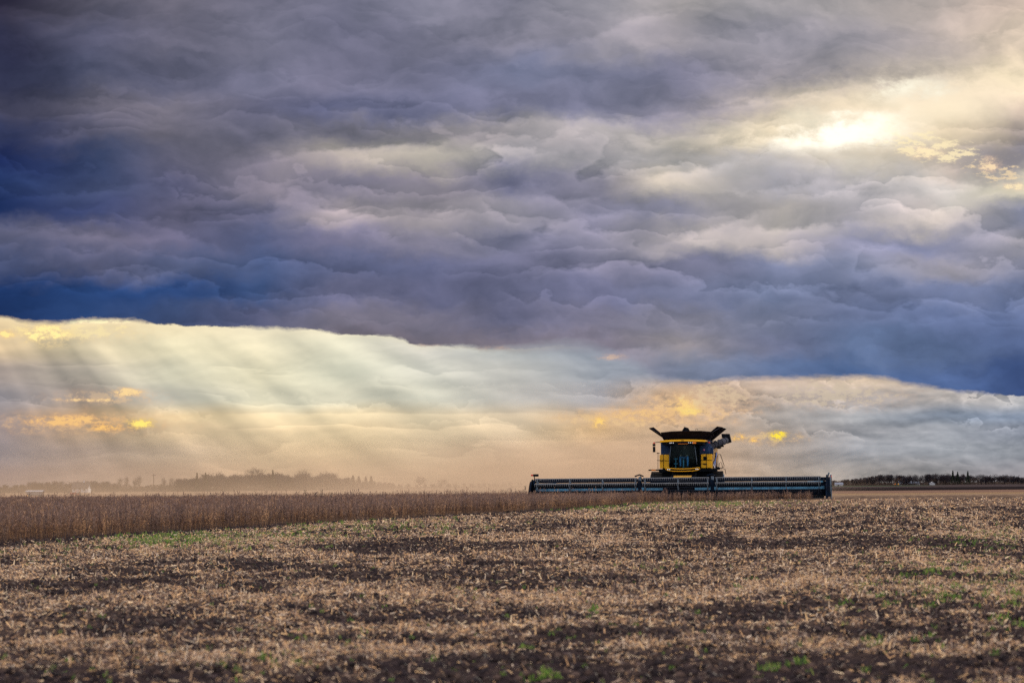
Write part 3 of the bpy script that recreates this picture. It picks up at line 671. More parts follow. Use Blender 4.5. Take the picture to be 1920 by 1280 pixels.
def combine():
    root = empty('combine_harvester', (OC[0], OC[1], 0), TH)
    tag(root, 'yellow and navy combine harvester with raised tank flaps and wide header, cutting the crop', 'combine harvester')
    def part(name, m, mb, par=root): return mb.build(name, M[m], par)
    # body behind the cab
    b = MB(); b.box(-1.5, 1.5, -.6, 5.6, 1.75, 3.3, .05); b.box(-1.35, 1.35, 5.6, 7.2, 1.2, 2.9, .1); b.box(-.7, .7, -1.6, 5, .9, 1.8, .04); b.box(-1.5, 1.6, -.9, .4, .85, 1.80, .04)
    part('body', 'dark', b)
    s = MB(); s.slab([(1.52, -.2, 2.0), (1.52, 1.6, 1.95), (1.56, 4.2, 2.2), (1.56, 5.4, 2.9), (1.56, 5.2, 3.3), (1.52, -.2, 3.3)], -.07)
    sp = part('side_panel', 'yellow2', s)
    d = MB(); d.slab([(1.60, 1.0, 2.35), (1.60, 2.6, 2.1), (1.60, 4.6, 3.0), (1.60, 3.6, 3.05), (1.60, 2.4, 2.5)], -.012); part('decal', 'blue', d, sp)
    d = MB(); d.slab([(1.60, .8, 2.2), (1.60, 2.2, 1.98), (1.60, 2.5, 2.06), (1.60, 1.0, 2.3)], -.012); part('decal', 'white', d, sp)
    s = MB(); s.slab([(-1.52, -.2, 2.0), (-1.52, 5.2, 2.1), (-1.52, 5.2, 3.3), (-1.52, -.2, 3.3)], .05); part('side_panel', 'yellow2', s)
    # front facing yellow boxes beside the cab
    for sx, x0, x1 in ((-1, -1.62, -1.02), (1, .98, 1.68)):
        f = MB(); f.box(x0, x1, -1.15, -.65, 2.0, 2.86, .03); p = part('front_panel', 'yellow', f)
        r = MB()
        xm = -1.38 if sx < 0 else 1.33
        r.box(xm-.012, xm+.012, -1.175, -1.152, 2.0, 2.86); r.box(x0, x1, -1.172, -1.153, 2.47, 2.5)
        if sx > 0: r.box(x0, x0+.3, -1.172, -1.153, 2.26, 2.285); r.box(x0-.02, x0+.01, -1.18, -1.15, 2.0, 2.86)
        part('seam', 'dark', r, p)
        if sx > 0:
            g = MB(); g.box(1.14, 1.36, -1.185, -1.14, 2.5, 2.72, .02); part('vent', 'dark', g, p)
            g = MB(); g.box(1.14, 1.36, -1.185, -1.14, 2.2, 2.27, .02); part('latch', 'dark', g, p)
            g = MB(); g.box(1.14, 1.4, -1.02, -.98, 1.86, 1.92, .01); g.v = [(x, y-.25, z) for x, y, z in g.v]; part('reflector', 'orange', g, p)
    for x0, x1 in ((-1.54, -.9), (.85, 1.52)):
        f = MB(); f.box(x0, x1, -1.1, -.62, 2.86, 3.68, .03); p = part('upper_panel', 'navy', f)
        if x0 > 0:
            g = MB(); g.tube([(1.17, -1.102, 3.13), (1.17, -1.125, 3.13)], .055, 14); part('sticker', 'pink', g, p)
    # deck under the panels, side platform
    f = MB(); f.box(-1.66, 1.95, -1.35, -.3, 1.76, 1.96, .03); part('deck', 'dark', f)
    f = MB(); f.box(-2.32, -1.66, -1.3, -.7, 1.86, 1.94, .02); p = part('platform', 'dark', f)
    f = MB(); f.box(-2.12, -1.86, -1.325, -1.3, 1.87, 1.93, .005); part('reflector', 'orange', f, p)
    # cab
    c = MB()
    for sx in (-1, 1):
        c.tube([(sx*.70, -2.75, 3.42), (sx*.80, -2.78, 2.75), (sx*.84, -2.68, 2.2)], .045, 8)
        c.tube([(sx*.86, -1.25, 3.5), (sx*.9, -1.25, 2.0)], .06, 8)
    c.box(-.86, .86, -2.6, -1.15, 1.9, 2.02, .03); c.box(-.9, .9, -1.2, -1.12, 1.98, 3.5)
    part('cab', 'dark', c)
    rf = MB(); n = 12
    top = []; ys = (-3.05, -1.0)
    rf.box(-1.28, 1.28, -2.95, -1.0, 3.44, 3.6, .05); p = part('cab_roof', 'dark', rf)
    y = MB(); prof = []
    for k in range(n+1):
        t = -1+2*k/n; prof.append((t*1.4, 3.66+.05*(1-t*t)))
    pts = [(a, -3.02, b+.055) for a, b in prof]+[(a, -3.02, b-.055) for a, b in reversed(prof)]
    y.slab(pts, Vector((0, 2.0, 0))); part('visor', 'yellow', y, p)
    e = MB()
    for a in (-.06, 0, .055): e.box(a-.018, a+.018, -3.03, -3.015, 3.68, 3.73)
    part('emblem', 'dark', e, p)
    e = MB(); e.box(-.28, .35, -3.0, -2.96, 3.485, 3.505); part('brow_strip', 'orange', e, p)
    e = MB(); e.box(.62, .85, -3.02, -2.94, 3.50, 3.6, .02); part('turn_signal', 'orange', e, p)
    for a in (-.78, -.70, -.58, .38, .50, .62):
        e = MB(); e.tube([(a, -2.99, 3.56), (a, -2.93, 3.56)], .028, 12); part('work_light', 'wglow', e, p)
    # windshield: bowed glass
    w = MB(); nx, nz = 10, 6; vs = []
    for j in range(nz+1):
        v = j/nz; z = 2.04+(3.43-2.04)*v
        hw = .80-.10*v if v > .12 else .62+.18*(v/.12)
        for i in range(nx+1):
            u = -1+2*i/nx; vs.append((u*hw, -2.97+.20*u*u+.05*abs(v-.5)*0-.06*math.sin(math.pi*v), z))
    w.add(vs, [(j*(nx+1)+i, j*(nx+1)+i+1, (j+1)*(nx+1)+i+1, (j+1)*(nx+1)+i) for j in range(nz) for i in range(nx)], True); part('windshield', 'glass', w)
    for sx in (-1, 1):
        w = MB(); w.slab([(sx*.82, -2.7, 2.1), (sx*.88, -1.3, 2.05), (sx*.88, -1.3, 3.4), (sx*.74, -2.72, 3.4)], .01); part('side_window', 'glass', w)
        t = MB(); t.tube([(sx*.735, -2.80, 3.40), (sx*.79, -2.86, 2.95), (sx*.845, -2.83, 2.5), (sx*.85, -2.78, 2.2)], .016, 6); part('window_trim', 'lsteel', t)
    # lower bumper with yellow rim
    bp = MB(); bp.slab([(-1.02, -3.0, 2.02), (-.6, -3.05, 1.98), (.6, -3.05, 1.98), (1.02, -3.0, 2.02), (1.02, -3.0, 1.86), (.7, -3.05, 1.80), (-.7, -3.05, 1.80), (-1.02, -3.0, 1.86)], Vector((0, .5, 0))); p = part('bumper', 'dark', bp)
    t = MB(); t.tube([(-1.03, -3.03, 2.02), (-.75, -3.07, 1.985), (-.4, -3.1, 1.955), (0, -3.1, 1.945), (.4, -3.1, 1.955), (.75, -3.07, 1.985), (1.03, -3.03, 2.02)], .024, 6)
    t.tube([(-1.03, -3.03, 2.02), (-1.06, -3.03, 1.93), (-.9, -3.06, 1.85), (-.6, -3.08, 1.81), (0, -3.1, 1.80), (.6, -3.08, 1.81), (.9, -3.06, 1.85), (1.06, -3.03, 1.93), (1.03, -3.03, 2.02)], .022, 6); part('yellow_rim', 'yellow', t, p)
    for a in (-.93, -.82, .82, .93):
        e = MB(); e.tube([(a, -3.07, 1.92), (a, -3.0, 1.92)], .03, 10); part('headlight', 'wglow', e, p)
    # seat, steering
    q = MB(); q.box(-.26, .26, -1.85, -1.4, 2.38, 2.52, .05); q.box(-.25, .25, -1.42, -1.3, 2.5, 3.15, .04); q.box(-.14, .14, -1.7, -1.5, 2.02, 2.38); q.box(.34, .5, -2.0, -1.4, 2.6, 2.68, .02); part('operator_seat', 'seat', q)
    q = MB(); q.tube([(0, -2.55, 2.02), (0, -2.42, 2.62)], .04, 8); st = part('steering_column', 'belt', q)
    q = MB(); q.tube([(math.cos(t)*.2, -2.40+math.sin(t)*.15, 2.66+math.sin(t)*.12) for t in [k*math.pi/8 for k in range(17)]], .016, 6); part('steering_wheel', 'dark', q, st)
    q = MB(); q.box(-.62, -.36, -2.3, -2.25, 2.56, 2.61, .01); q.box(-.62, -.38, -2.3, -2.25, 2.24, 2.3, .01); q.box(-.52, -.48, -2.29, -2.26, 2.02, 2.58); part('console', 'belt', q)
    # grain tank extension
    f = MB(); f.slab([(-1.38, -.45, 3.75), (1.30, -.45, 3.75), (1.66, -.95, 4.27), (1.0, -1.0, 4.33), (0, -1.02, 4.35), (-.9, -1.0, 4.32), (-1.55, -.95, 4.26)], .05); p = part('tank_front', 'tarp', f)
    f = MB(); f.box(-1.3, 1.25, -.52, -.42, 3.72, 3.80, .02); part('trim', 'navy', f, p)
    for sx in (-1, 1):
        f = MB(); f.slab([(sx*1.34, -.4, 3.75), (sx*1.34, 2.6, 3.75), (sx*2.3, 3.0, 4.56), (sx*2.3, -.5, 4.56), (sx*2.0, -.85, 4.60), (sx*1.6, -.9, 4.27)], .05*sx); p = part('tank_flap', 'tarp', f)
        for k in range(3):
            t = MB(); x0 = 1.62+.12*k; t.tube([(sx*(x0+.01), -.86, 4.18+.09*k), (sx*(x0+.38), -.83+.12*k, 4.42+.06*k)], .014, 5); part('rib', 'grey', t, p)
    f = MB(); f.slab([(-1.34, 2.6, 3.75), (1.34, 2.6, 3.75), (1.7, 3.1, 4.25), (-1.7, 3.1, 4.25)], .05); part('tank_rear', 'tarp', f)
    f = MB(); f.box(-1.4, 1.4, -.4, 3.2, 3.3, 3.76, .04); part('grain_tank', 'navy', f)
    f = MB(); f.tube([(-.1, .3, 3.7), (-.06, .3, 4.45)], .09, 10); f.tube([(-.28, .3, 4.36), (-.12, .3, 4.52), (.05, .3, 4.47), (.16, .3, 4.36)], [.04, .11, .09, .03], 8); part('filling_auger', 'dark', f)
    f = MB(); f.tube([(.72+.07*math.cos(t), -1.0, 4.37+.1*math.sin(t)) for t in [k*math.pi/6 for k in range(7)]], .016, 6); part('lifting_eye', 'grey', f)
    # unloading auger folded back
    a0, a1 = Vector((1.42, -.3, 3.30)), Vector((2.08, 6.0, 3.84)); dv = a1-a0
    t = MB(); t.tube([a0, a1], .205, 16); p = part('unloading_auger', 'grey', t)
    for k in (.18, .38, .62, .84):
        t = MB(); t.tube([a0+dv*(k-.006), a0+dv*(k+.006)], .235, 16); part('clamp_band', 'dark', t, p)
    t = MB(); t.slab([(1.78, 5.9, 4.28), (2.30, 5.9, 4.26), (2.42, 5.9, 3.72), (2.12, 5.9, 3.62), (2.06, 5.9, 4.0), (1.80, 5.9, 4.02)], Vector((0, .45, 0))); part('spout', 'dark', t, p)
    t = MB(); t.tube([a0+dv*.5+Vector((0, 0, -.26)), a0+dv*.62+Vector((.04, 0, -.3))], .07, 8); t.tube([a0+dv*.72+Vector((0, 0, -.24)), a0+dv*.78+Vector((.04, 0, -.28))], .06, 8); t.tube([a0+dv*.48+Vector((0, 0, -.22)), a0+dv*.8+Vector((0, 0, -.22))], .03, 5); t.tube([a0+Vector((.1, -.1, .26)), a0+dv*.25+Vector((0, 0, .3)), a0+dv*.4+Vector((0, 0, .24))], .02, 6); part('auger_support', 'dark', t, p)
    t = MB(); t.tube([(1.42, -.55, 2.9), (1.42, -.4, 3.34)], .22, 14); t.box(1.30, 1.72, -.75, -.3, 2.86, 3.3, .05); part('auger_elbow', 'navy', t)
    t = MB(); t.box(1.38, 1.56, -1.0, -.9, 3.52, 3.60, .02); part('beacon', 'orange', t)
    # mirrors
    for sx, x in ((-1, -1.80), (1, 1.62)):
        t = MB(); t.tube([(sx*1.28, -2.7, 3.58), (sx*1.5, -2.75, 3.62), (x, -2.6, 3.6), (x, -2.6, 3.4)], .025, 6); p = part('mirror_arm', 'dark', t)
        t = MB(); t.box(x-.10, x+.08, -2.66, -2.58, 3.38, 3.52, .02); t.box(x-.09, x+.07, -2.66, -2.58, 3.0, 3.35, .03); part('mirror', 'navy' if sx > 0 else 'dark', t, p)
        t = MB(); t.box(x-.06, x+.05, -2.66, -2.58, 3.53, 3.61, .015); part('marker_light', 'red', t, p)
    # handrails and ladder on the right-hand side in the picture
    t = MB(); t.tube([(2.0, -.6, 1.95), (2.0, -.6, 2.75), (2.04, -.6, 2.85), (2.16, -.6, 2.85), (2.38, -.5, 2.15), (2.36, -.5, 2.02), (2.1, -.6, 1.98)], .022, 6)
    t.tube([(2.05, -.4, 1.95), (2.07, -.4, 2.3), (2.15, -.4, 2.36), (2.22, -.4, 2.3), (2.27, -.4, 2.02)], .02, 6); part('handrail', 'dark', t)
    t = MB(); t.tube([(1.72, -.9, 1.95), (1.72, -.9, 2.9), (1.82, -.9, 2.96), (1.9, -.8, 2.7), (1.92, -.8, 1.95)], .02, 6); t.tube([(1.4, -1.2, 2.9), (1.72, -.9, 2.9)], .015, 6); t.box(1.92, 2.12, -.9, -.4, 1.88, 2.06, .03); part('ladder_rail', 'dark', t)
    t = MB(); t.tube([(2.2, -.7, 1.6), (2.2, -.7, 1.95), (2.45, -.7, 1.92), (2.5, -.7, 1.6)], .02, 6); t.box(1.9, 2.5, -1.0, -.6, 1.28, 1.34, .01); t.box(1.9, 2.5, -1.0, -.6, .95, 1.0, .01); part('ladder', 'dark', t)
    t = MB(); t.tube([(-1.72, -1.25, 1.95), (-1.70, -1.25, 2.95)], .018, 6); t.tube([(-1.78, -1.25, 2.5), (-1.4, -1.25, 2.5)], .018, 6); t.box(-1.78, -1.6, -1.28, -1.22, 2.93, 2.98, .01); part('handrail', 'dark', t)
    # feeder house
    f = MB(); f.slab([(-.75, -2.0, 1.75), (-.75, -4.6, 1.15), (-.75, -4.6, .35), (-.75, -2.0, .85)], Vector((1.5, 0, 0))); p = part('feeder_house', 'dark', f)
    f = MB(); f.slab([(-.55, -3.1, 1.515), (-.55, -4.3, 1.245), (.55, -4.3, 1.245), (.55, -3.1, 1.515)], .02); part('cover', 'yellow2', f, p)
    # tracks
    for sx in (-1, 1):
        xa, xb = (1.62*sx, 2.28*sx) if sx > 0 else (-2.25, -1.5)
        prof = [(-1.25, .35), (-1.15, .12), (-.95, .03), (1.0, .03), (1.25, .12), (1.35, .35), (1.2, .6), (.45, 1.55), (.25, 1.72), (0, 1.78), (-.25, 1.72), (-.45, 1.55), (-1.1, .62)]
        t = MB(); t.slab([(xa, y_, z_) for y_, z_ in prof], Vector((xb-xa, 0, 0))); 
        for i in range(len(prof)):
            (ya, za), (yb, zb) = prof[i], prof[(i+1) % len(prof)]; Ls = math.hypot(yb-ya, zb-za); k = max(1, int(Ls/.14))
            nx_, nz_ = (zb-za)/Ls, -(yb-ya)/Ls
            for j in range(k):
                tt = (j+.5)/k; yc, zc = ya+(yb-ya)*tt, za+(zb-za)*tt
                sgn = 1 if (nx_*(yc)+nz_*(zc-.8)) > 0 else -1
                dy, dz = (yb-ya)/Ls*.03, (zb-za)/Ls*.03; ex, ez = nx_*.05*sgn, nz_*.05*sgn
                t.slab([(xa, yc-dy, zc-dz), (xa, yc+dy, zc+dz), (xa, yc+dy+ex, zc+dz+ez), (xa, yc-dy+ex, zc-dz+ez)], Vector((xb-xa, 0, 0)))
        p = part('track', 'rubber', t)
        xo = xb+.01*sx if sx > 0 else xa-.01
        for yc, zc, r_ in ((-.85, .42, .34), (.95, .42, .34), (0, 1.2, .42), (0, .3, .2)):
            w = MB(); w.tube([(xo, yc, zc), (xo+.05*sx, yc, zc)], r_, 20); part('track_wheel', 'lsteel' if r_ > .4 else 'dark', w, p)
    for sx in (-1, 1):
        w = MB(); w.tube([(sx*1.1, 5.2, .65), (sx*1.15, 5.2, .65), (sx*1.6, 5.2, .65), (sx*1.65, 5.2, .65)], [.5, .65, .65, .5], 24); p = part('rear_wheel', 'rubber', w)
        w = MB(); w.tube([(sx*1.6, 5.2, .65), (sx*1.67, 5.2, .65)], .32, 18); part('rim', 'yellow', w, p)
    # ---------------- header
    Y0 = -5.0
    h = MB(); h.box(-9.1, 9.1, Y0+.66, Y0+.86, 1.14, 1.36, .03)
    h.slab([(-9.1, Y0+.7, 1.12), (9.1, Y0+.7, 1.12), (9.1, Y0+.55, .22), (-9.1, Y0+.55, .22)], .03)
    h.tube([(-9.1, Y0+.5, .28), (9.1, Y0+.5, .28)], .08, 8)
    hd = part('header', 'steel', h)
    HEAD = [hd]
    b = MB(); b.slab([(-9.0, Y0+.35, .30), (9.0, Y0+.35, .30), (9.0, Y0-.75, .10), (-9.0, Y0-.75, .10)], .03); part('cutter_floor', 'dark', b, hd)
    for x0, x1 in ((-9.0, -1.0), (1.0, 9.0)):
        b = MB(); b.slab([(x0, Y0+.50, .82), (x1, Y0+.50, .82), (x1, Y0+.44, .64), (x0, Y0+.44, .64)], .02); part('draper_belt', 'belt', b, hd)  # the strip's blue paints in reflected sky
    g = MB()
    for k in range(150):
        x = -8.95+k*17.9/149; g.tube([(x, Y0-.72, .12), (x, Y0-.86, .10)], [.02, .006], 4)
    part('knife_guards', 'lsteel', g, hd)
    # ends
    def divider(sx, q):
        t = MB(); pr = [(-1.25, .06), (-.9, .05), (.7, .12), (.95, .5), (.85, 1.1), (.5, 1.42), (.1, 1.5), (-.3, 1.34), (-.8, .85), (-1.2, .25)]
        x0 = 9.12*sx
        for ww, ins in ((.10, 1.0), (.26, .82)):
            t.slab([(x0, y_*ins+Y0, (.75+(z_-.75)*ins)*(.8+.2*q)) for y_, z_ in pr], Vector((sx*ww*q, 0, 0)))
        d_ = part('end_divider', 'steel', t, hd)
        return d_
    divider(-1, .6); divider(1, 1.0)
    t = MB(); t.tube([(9.42+.0*math.cos(a), Y0+.95*math.cos(a)-.1, .78+.74*math.sin(a)) for a in [k*math.pi/14 for k in range(29)]], .035, 6); t.tube([(9.2, Y0-.2, 1.3), (9.32, Y0-.3, 1.62)], .05, 6); part('divider_hoop', 'lsteel', t, hd)
    t = MB(); t.tube([(9.42, Y0-.3, 1.30), (9.42, Y0-.3, 1.46)], .06, 8); part('marker_light', 'red', t, hd)
    t = MB(); t.tube([(-9.0, Y0+.3, 1.1), (-9.05, Y0+.3, 1.56)], .03, 6); t.tube([(-8.6, Y0+.3, 1.2), (-8.75, Y0+.3, 1.42), (-8.95, Y0+.3, 1.4)], .02, 6); t.box(-9.12, -8.78, Y0+.25, Y0+.36, 1.55, 1.70, .02); part('light_bracket', 'dark', t, hd)
    t = MB(); t.box(-9.26, -9.12, Y0+.25, Y0+.36, 1.58, 1.68, .03); part('marker_light', 'red', t, hd)
    for sx, x0, x1 in ((-1, -8.8, -7.6), (1, 8.0, 9.0)):
        t = MB(); t.slab([(x0, Y0-.1, 1.12), (x1, Y0-.1, 1.14), (x1, Y0-.12, 1.04), (x0, Y0-.12, 1.03)], .03); part('gauge_panel', 'belt' if sx > 0 else 'lsteel', t, hd)
    for x in (-2.35, 2.15):
        t = MB(); t.tube([(x, Y0+.75, 1.2), (x, Y0+.2, 1.45), (x, Y0-.35, .98)], .07, 8); t.box(x-.1, x+.12, Y0-.5, Y0-.3, .55, 1.25, .03); t.tube([(x-.35, Y0+.1, 1.5), (x-.05, Y0+.15, 1.60), (x+.2, Y0+.1, 1.5)], .05, 6); a_ = part('reel_arm', 'steel', t); HEAD.append(a_)
        t = MB(); t.tube([(x+.1, Y0-.45, 1.38), (x-.04, Y0-.45, .62)], .035, 6); t.box(x-.06, x+.12, Y0-.46, Y0-.38, 1.26, 1.46, .02); part('hydraulic_ram', 'lsteel', t, a_)
    for x in (-9.0, 9.0):
        t = MB(); t.tube([(x, Y0+.7, 1.2), (x, Y0-.1, 1.3), (x, Y0-.35, .98)], .06, 8); HEAD.append(part('reel_arm', 'steel', t))
    # reels: tube, discs, bats with tines
    RY, RZ, RR_ = Y0-.35, .94, .46
    for (x0, x1, discs) in ((-8.85, -2.5, (-8.75, -6.7, -4.65, -2.6)), (-2.1, 1.95, (-2.0, 0.05, 1.88)), (2.4, 8.8, (2.45, 4.6, 6.7, 8.7))):
        t = MB(); t.tube([(x0, RY, RZ), (x1, RY, RZ)], .085, 10); rl = part('reel', 'dark', t); HEAD.append(rl)
        for x in discs:
            t = MB(); 
            for k in range(6):
                a = R(60*k+104); a2 = R(60*k+164); t.tube([(x, RY, RZ), (x, RY+RR_*math.cos(a), RZ+RR_*math.sin(a))], .022, 5); t.tube([(x, RY+RR_*math.cos(a), RZ+RR_*math.sin(a)), (x, RY+RR_*math.cos(a2), RZ+RR_*math.sin(a2))], .018, 5)
            part('reel_spider', 'lsteel', t, rl)
        for k in range(6):
            a = R(60*k+104); cy, cz = RY+RR_*math.cos(a), RZ+RR_*math.sin(a)
            t = MB(); t.tube([(x0, cy, cz), (x1, cy, cz)], .028, 8); bt = part('bat', 'lsteel' if k in (0, 1) else 'steel', t, rl)  # top and front bats paler: light painted into their colour
            n = int((x1-x0)/.13); t = MB()
            for j in range(n+1):
                x = x0+j*(x1-x0)/n; t.box(x-.022, x+.022, cy-.045, cy-.032, cz-.035, cz+.03); t.slab([(x-.007, cy-.03, cz), (x+.007, cy-.03, cz), (x+.004, cy-.07, cz-.15), (x-.004, cy-.07, cz-.15)], .006)
            t.tube([(x0, cy-.038, cz), (x1, cy-.038, cz)], .014, 4)
            part('tine_row', 'tine' if k in (0, 1) else 'tine2', t, rl)  # lit rows get a pale tine colour, shaded rows a dark one
    for o in HEAD: o.scale = (.985, 1, 1); o.location = (-.14, 0, 0)
    return root
combine()

# ------------------------------------------------ driver seated in the cab
def person():
    root = empty('person', (OC[0], OC[1], 0), TH)
    tag(root, 'seated driver in blue jeans and dark top behind the cab windshield, hands on the wheel', 'person')
    J = {}; vs = []; es = []; rs = []
    def a(k, p, r, par=None):
        J[k] = len(vs); vs.append(p); rs.append(r)
        if par: es.append((J[par], J[k]))
    a('pel', (0, -1.58, 2.62), .15); a('sp', (0, -1.54, 2.80), .14, 'pel'); a('ch', (0, -1.53, 3.02), .16, 'sp'); a('nk', (0, -1.56, 3.19), .06, 'ch'); a('hd0', (0, -1.60, 3.27), .075, 'nk'); a('hd', (0, -1.61, 3.36), .095, 'hd0'); a('hd2', (0, -1.60, 3.42), .07, 'hd')
    for s, n in ((-1, 'l'), (1, 'r')):
        a('hp'+n, (s*.10, -1.62, 2.61), .10, 'pel'); a('kn'+n, (s*.22, -2.06, 2.70), .075, 'hp'+n); a('sh'+n, (s*.23, -2.12, 2.45), .06, 'kn'+n); a('an'+n, (s*.22, -2.08, 2.13), .045, 'sh'+n); a('to'+n, (s*.24, -2.28, 2.07), .04, 'an'+n)
        a('shd'+n, (s*.19, -1.55, 3.10), .075, 'ch'); a('el'+n, (s*.30, -1.72, 2.86), .05, 'shd'+n); a('wr'+n, (s*.20, -2.10, 2.80), .03, 'el'+n); a('pm'+n, (s*.18, -2.24, 2.78), .036, 'wr'+n)
        for k in range(4):
            a('f%d%s' % (k, n), (s*(.15+.022*k), -2.32-.01*(k in (1, 2)), 2.77), .010, 'pm'+n); a('g%d%s' % (k, n), (s*(.15+.022*k), -2.345, 2.745-.003*k), .009, 'f%d%s' % (k, n))
        a('t%s' % n, (s*.135, -2.24, 2.765), .011, 'pm'+n); a('u%s' % n, (s*.12, -2.29, 2.75), .010, 't'+n)
    me = bpy.data.meshes.new('body_cage'); me.from_pydata(vs, es, []); o = bpy.data.objects.new('body_cage', me); COL.objects.link(o)
    sk = o.modifiers.new('s', 'SKIN'); o.modifiers.new('d', 'SUBSURF').levels = 2
    for i, r in enumerate(rs): me.skin_vertices[0].data[i].radius = (r, r)
    me.skin_vertices[0].data[0].use_root = True
    dg = bpy.context.evaluated_depsgraph_get(); nm = bpy.data.meshes.new_from_object(o.evaluated_get(dg)); bpy.data.objects.remove(o)
    mats = [mat('jeans', (.10, .28, .66, 1), .85, 0, .2, 20), mat('dark_shirt', (.02, .022, .03, 1), .9), mat('skin', (.45, .26, .18, 1), .6), mat('boots', (.03, .022, .02, 1), .7)]
    nm.materials.clear()
    for m_ in mats: nm.materials.append(m_)
    for p in nm.polygons:
        c = p.center; p.use_smooth = True
        p.material_index = 2 if (c.z > 3.2 or (c.y < -2.1 and c.z > 2.72 and abs(c.x) < .25)) else (1 if c.z > 2.72 and c.y > -2.12 and not (c.y < -1.75 and c.z < 2.79) else (3 if c.z < 2.14 else 0))
    b = bpy.data.objects.new('body', nm); COL.objects.link(b); b.parent = root
    f = MB(); f.tube([(0, -1.58, 3.44), (0, -1.58, 3.40), (0, -1.59, 3.36)], [.04, .095, .102], 12); f.slab([(-.07, -1.68, 3.40), (.07, -1.68, 3.40), (.05, -1.77, 3.385), (-.05, -1.77, 3.385)], .012); f.build('cap', mats[1], root)
    f = MB(); f.tube([(0, -1.69, 3.36), (0, -1.715, 3.325), (0, -1.69, 3.32)], [.008, .014, .008], 6)
    f.build('nose', mats[2], root)
    for s in (-1, 1):
        f = MB(); f.tube([(s*.035, -1.70, 3.36), (s*.035, -1.685, 3.36)], .011, 8); f.build('eye', mats[3], root)
person()

# ================================================================== FAR TREES
M_BARK = mat('bark', (.028, .024, .03, 1), .9, spec=0)  # purplish tint stands in for distance haze
M_TWIG = attr_mat('twigs_and_last_leaves', .9, .1, .1); M_NEED = attr_mat('conifer_needles', .9, .05, .1)
def crown_mesh(kind, seed):
    r = np.random.default_rng(seed); V = []; C = []
    if kind in ('round', 'broad', 'bare'):
        n = dict(round=1500, broad=1900, bare=750)[kind]
        nc = 16; cs = r.normal(0, 1, (nc, 3)); cs /= np.linalg.norm(cs, axis=1)[:, None]; cs *= r.random((nc, 1))**.4
        cs = cs*np.array(dict(round=(2.3, 2.3, 2.2), broad=(3.4, 2.8, 1.8), bare=(2.2, 2.2, 2.4))[kind])+np.array([0, 0, dict(round=3.9, broad=3.3, bare=4.6)[kind]])
        ci = r.integers(0, nc, n); p = cs[ci]+r.normal(0, .55 if kind != 'bare' else .7, (n, 3))
        p[:, 2] = np.maximum(p[:, 2], .5+r.random(n))
        out = p-np.array([0, 0, 2.0]); out /= np.linalg.norm(out, axis=1)[:, None]
        d = out+r.normal(0, .5, (n, 3)); d /= np.linalg.norm(d, axis=1)[:, None]
        ln = (.30+.45*r.random(n)) if kind != 'bare' else (.5+.8*r.random(n)); wd = (.10+.12*r.random(n)) if kind != 'bare' else (.035+.03*r.random(n))
        cols = np.array([(.034,.034,.052),(.048,.038,.046),(.026,.030,.050),(.070,.038,.032),(.026,.034,.042)])  # blue tint paints distance haze into the twig colours
    else:
        n = 1100; t = r.random(n)**.7; z = .5+t*7.0; rad = (1.02-t)*1.75*(.45+.55*r.random(n)); a = r.random(n)*6.283
        p = np.stack([rad*np.cos(a), rad*np.sin(a), z], 1); d = np.stack([np.cos(a), np.sin(a), -.25+r.normal(0, .25, n)], 1); d /= np.linalg.norm(d, axis=1)[:, None]
        ln = .3+.4*r.random(n); wd = .12+.12*r.random(n); cols = np.array([(.018,.030,.022),(.025,.04,.025),(.014,.024,.020)])
    s = np.cross(d, r.normal(0, 1, (n, 3))); s /= np.linalg.norm(s, axis=1)[:, None]
    a = d*(ln/2)[:, None]; b = s*(wd/2)[:, None]
    V = np.stack([p-a-b, p-a+b, p+a+b*.5, p+a-b*.5], 1).reshape(-1, 3)
    C = np.repeat(cols[r.integers(0, len(cols), n)]*(1+.3*(r.random((n, 1))-.5)), 4, 0)
    return V, np.arange(len(V)).reshape(-1, 4), C
def trunk_mb(kind, seed):
    r = random.Random(seed); m = MB()
    if kind == 'fir': m.tube([(0, 0, -.1), (0, 0, 4), (0, 0, 7.4)], [.16, .1, .02], 7); return m
    H = 2.2 if kind != 'bare' else 3.0
    m.tube([(0, 0, -.2), (.05, 0, H*.6), (.1, .05, H)], [.22, .17, .13], 7)
    for k in range(9 if kind != 'bare' else 16):
        a = r.uniform(0, 6.28); l = r.uniform(1.4, 2.8 if kind != 'bare' else 3.6); z0 = H*r.uniform(.6, 1)
        e = Vector((math.cos(a)*l*.6, math.sin(a)*l*.6, z0+l*.85)); mid = Vector((math.cos(a)*l*.25, math.sin(a)*l*.25, z0+l*.4))
        m.tube([(.08, .03, z0), mid, e], [.08, .05, .015], 5, cap=False)
        for q in range(3):
            b = a+r.uniform(-.8, .8); m.tube([mid.lerp(e, .3*q+.2), mid.lerp(e, .3*q+.2)+Vector((math.cos(b)*.6, math.sin(b)*.6, r.uniform(.5, 1.1)))], [.03, .01], 4, cap=False)
    return m
PROTO = {}
for kind, seeds in (('round', (1, 2, 3)), ('broad', (4, 5)), ('bare', (6, 7, 8)), ('fir', (9, 10))):
    PROTO[kind] = [(trunk_mb(kind, s), crown_mesh(kind, s)) for s in seeds]
_mesh_cache = {}
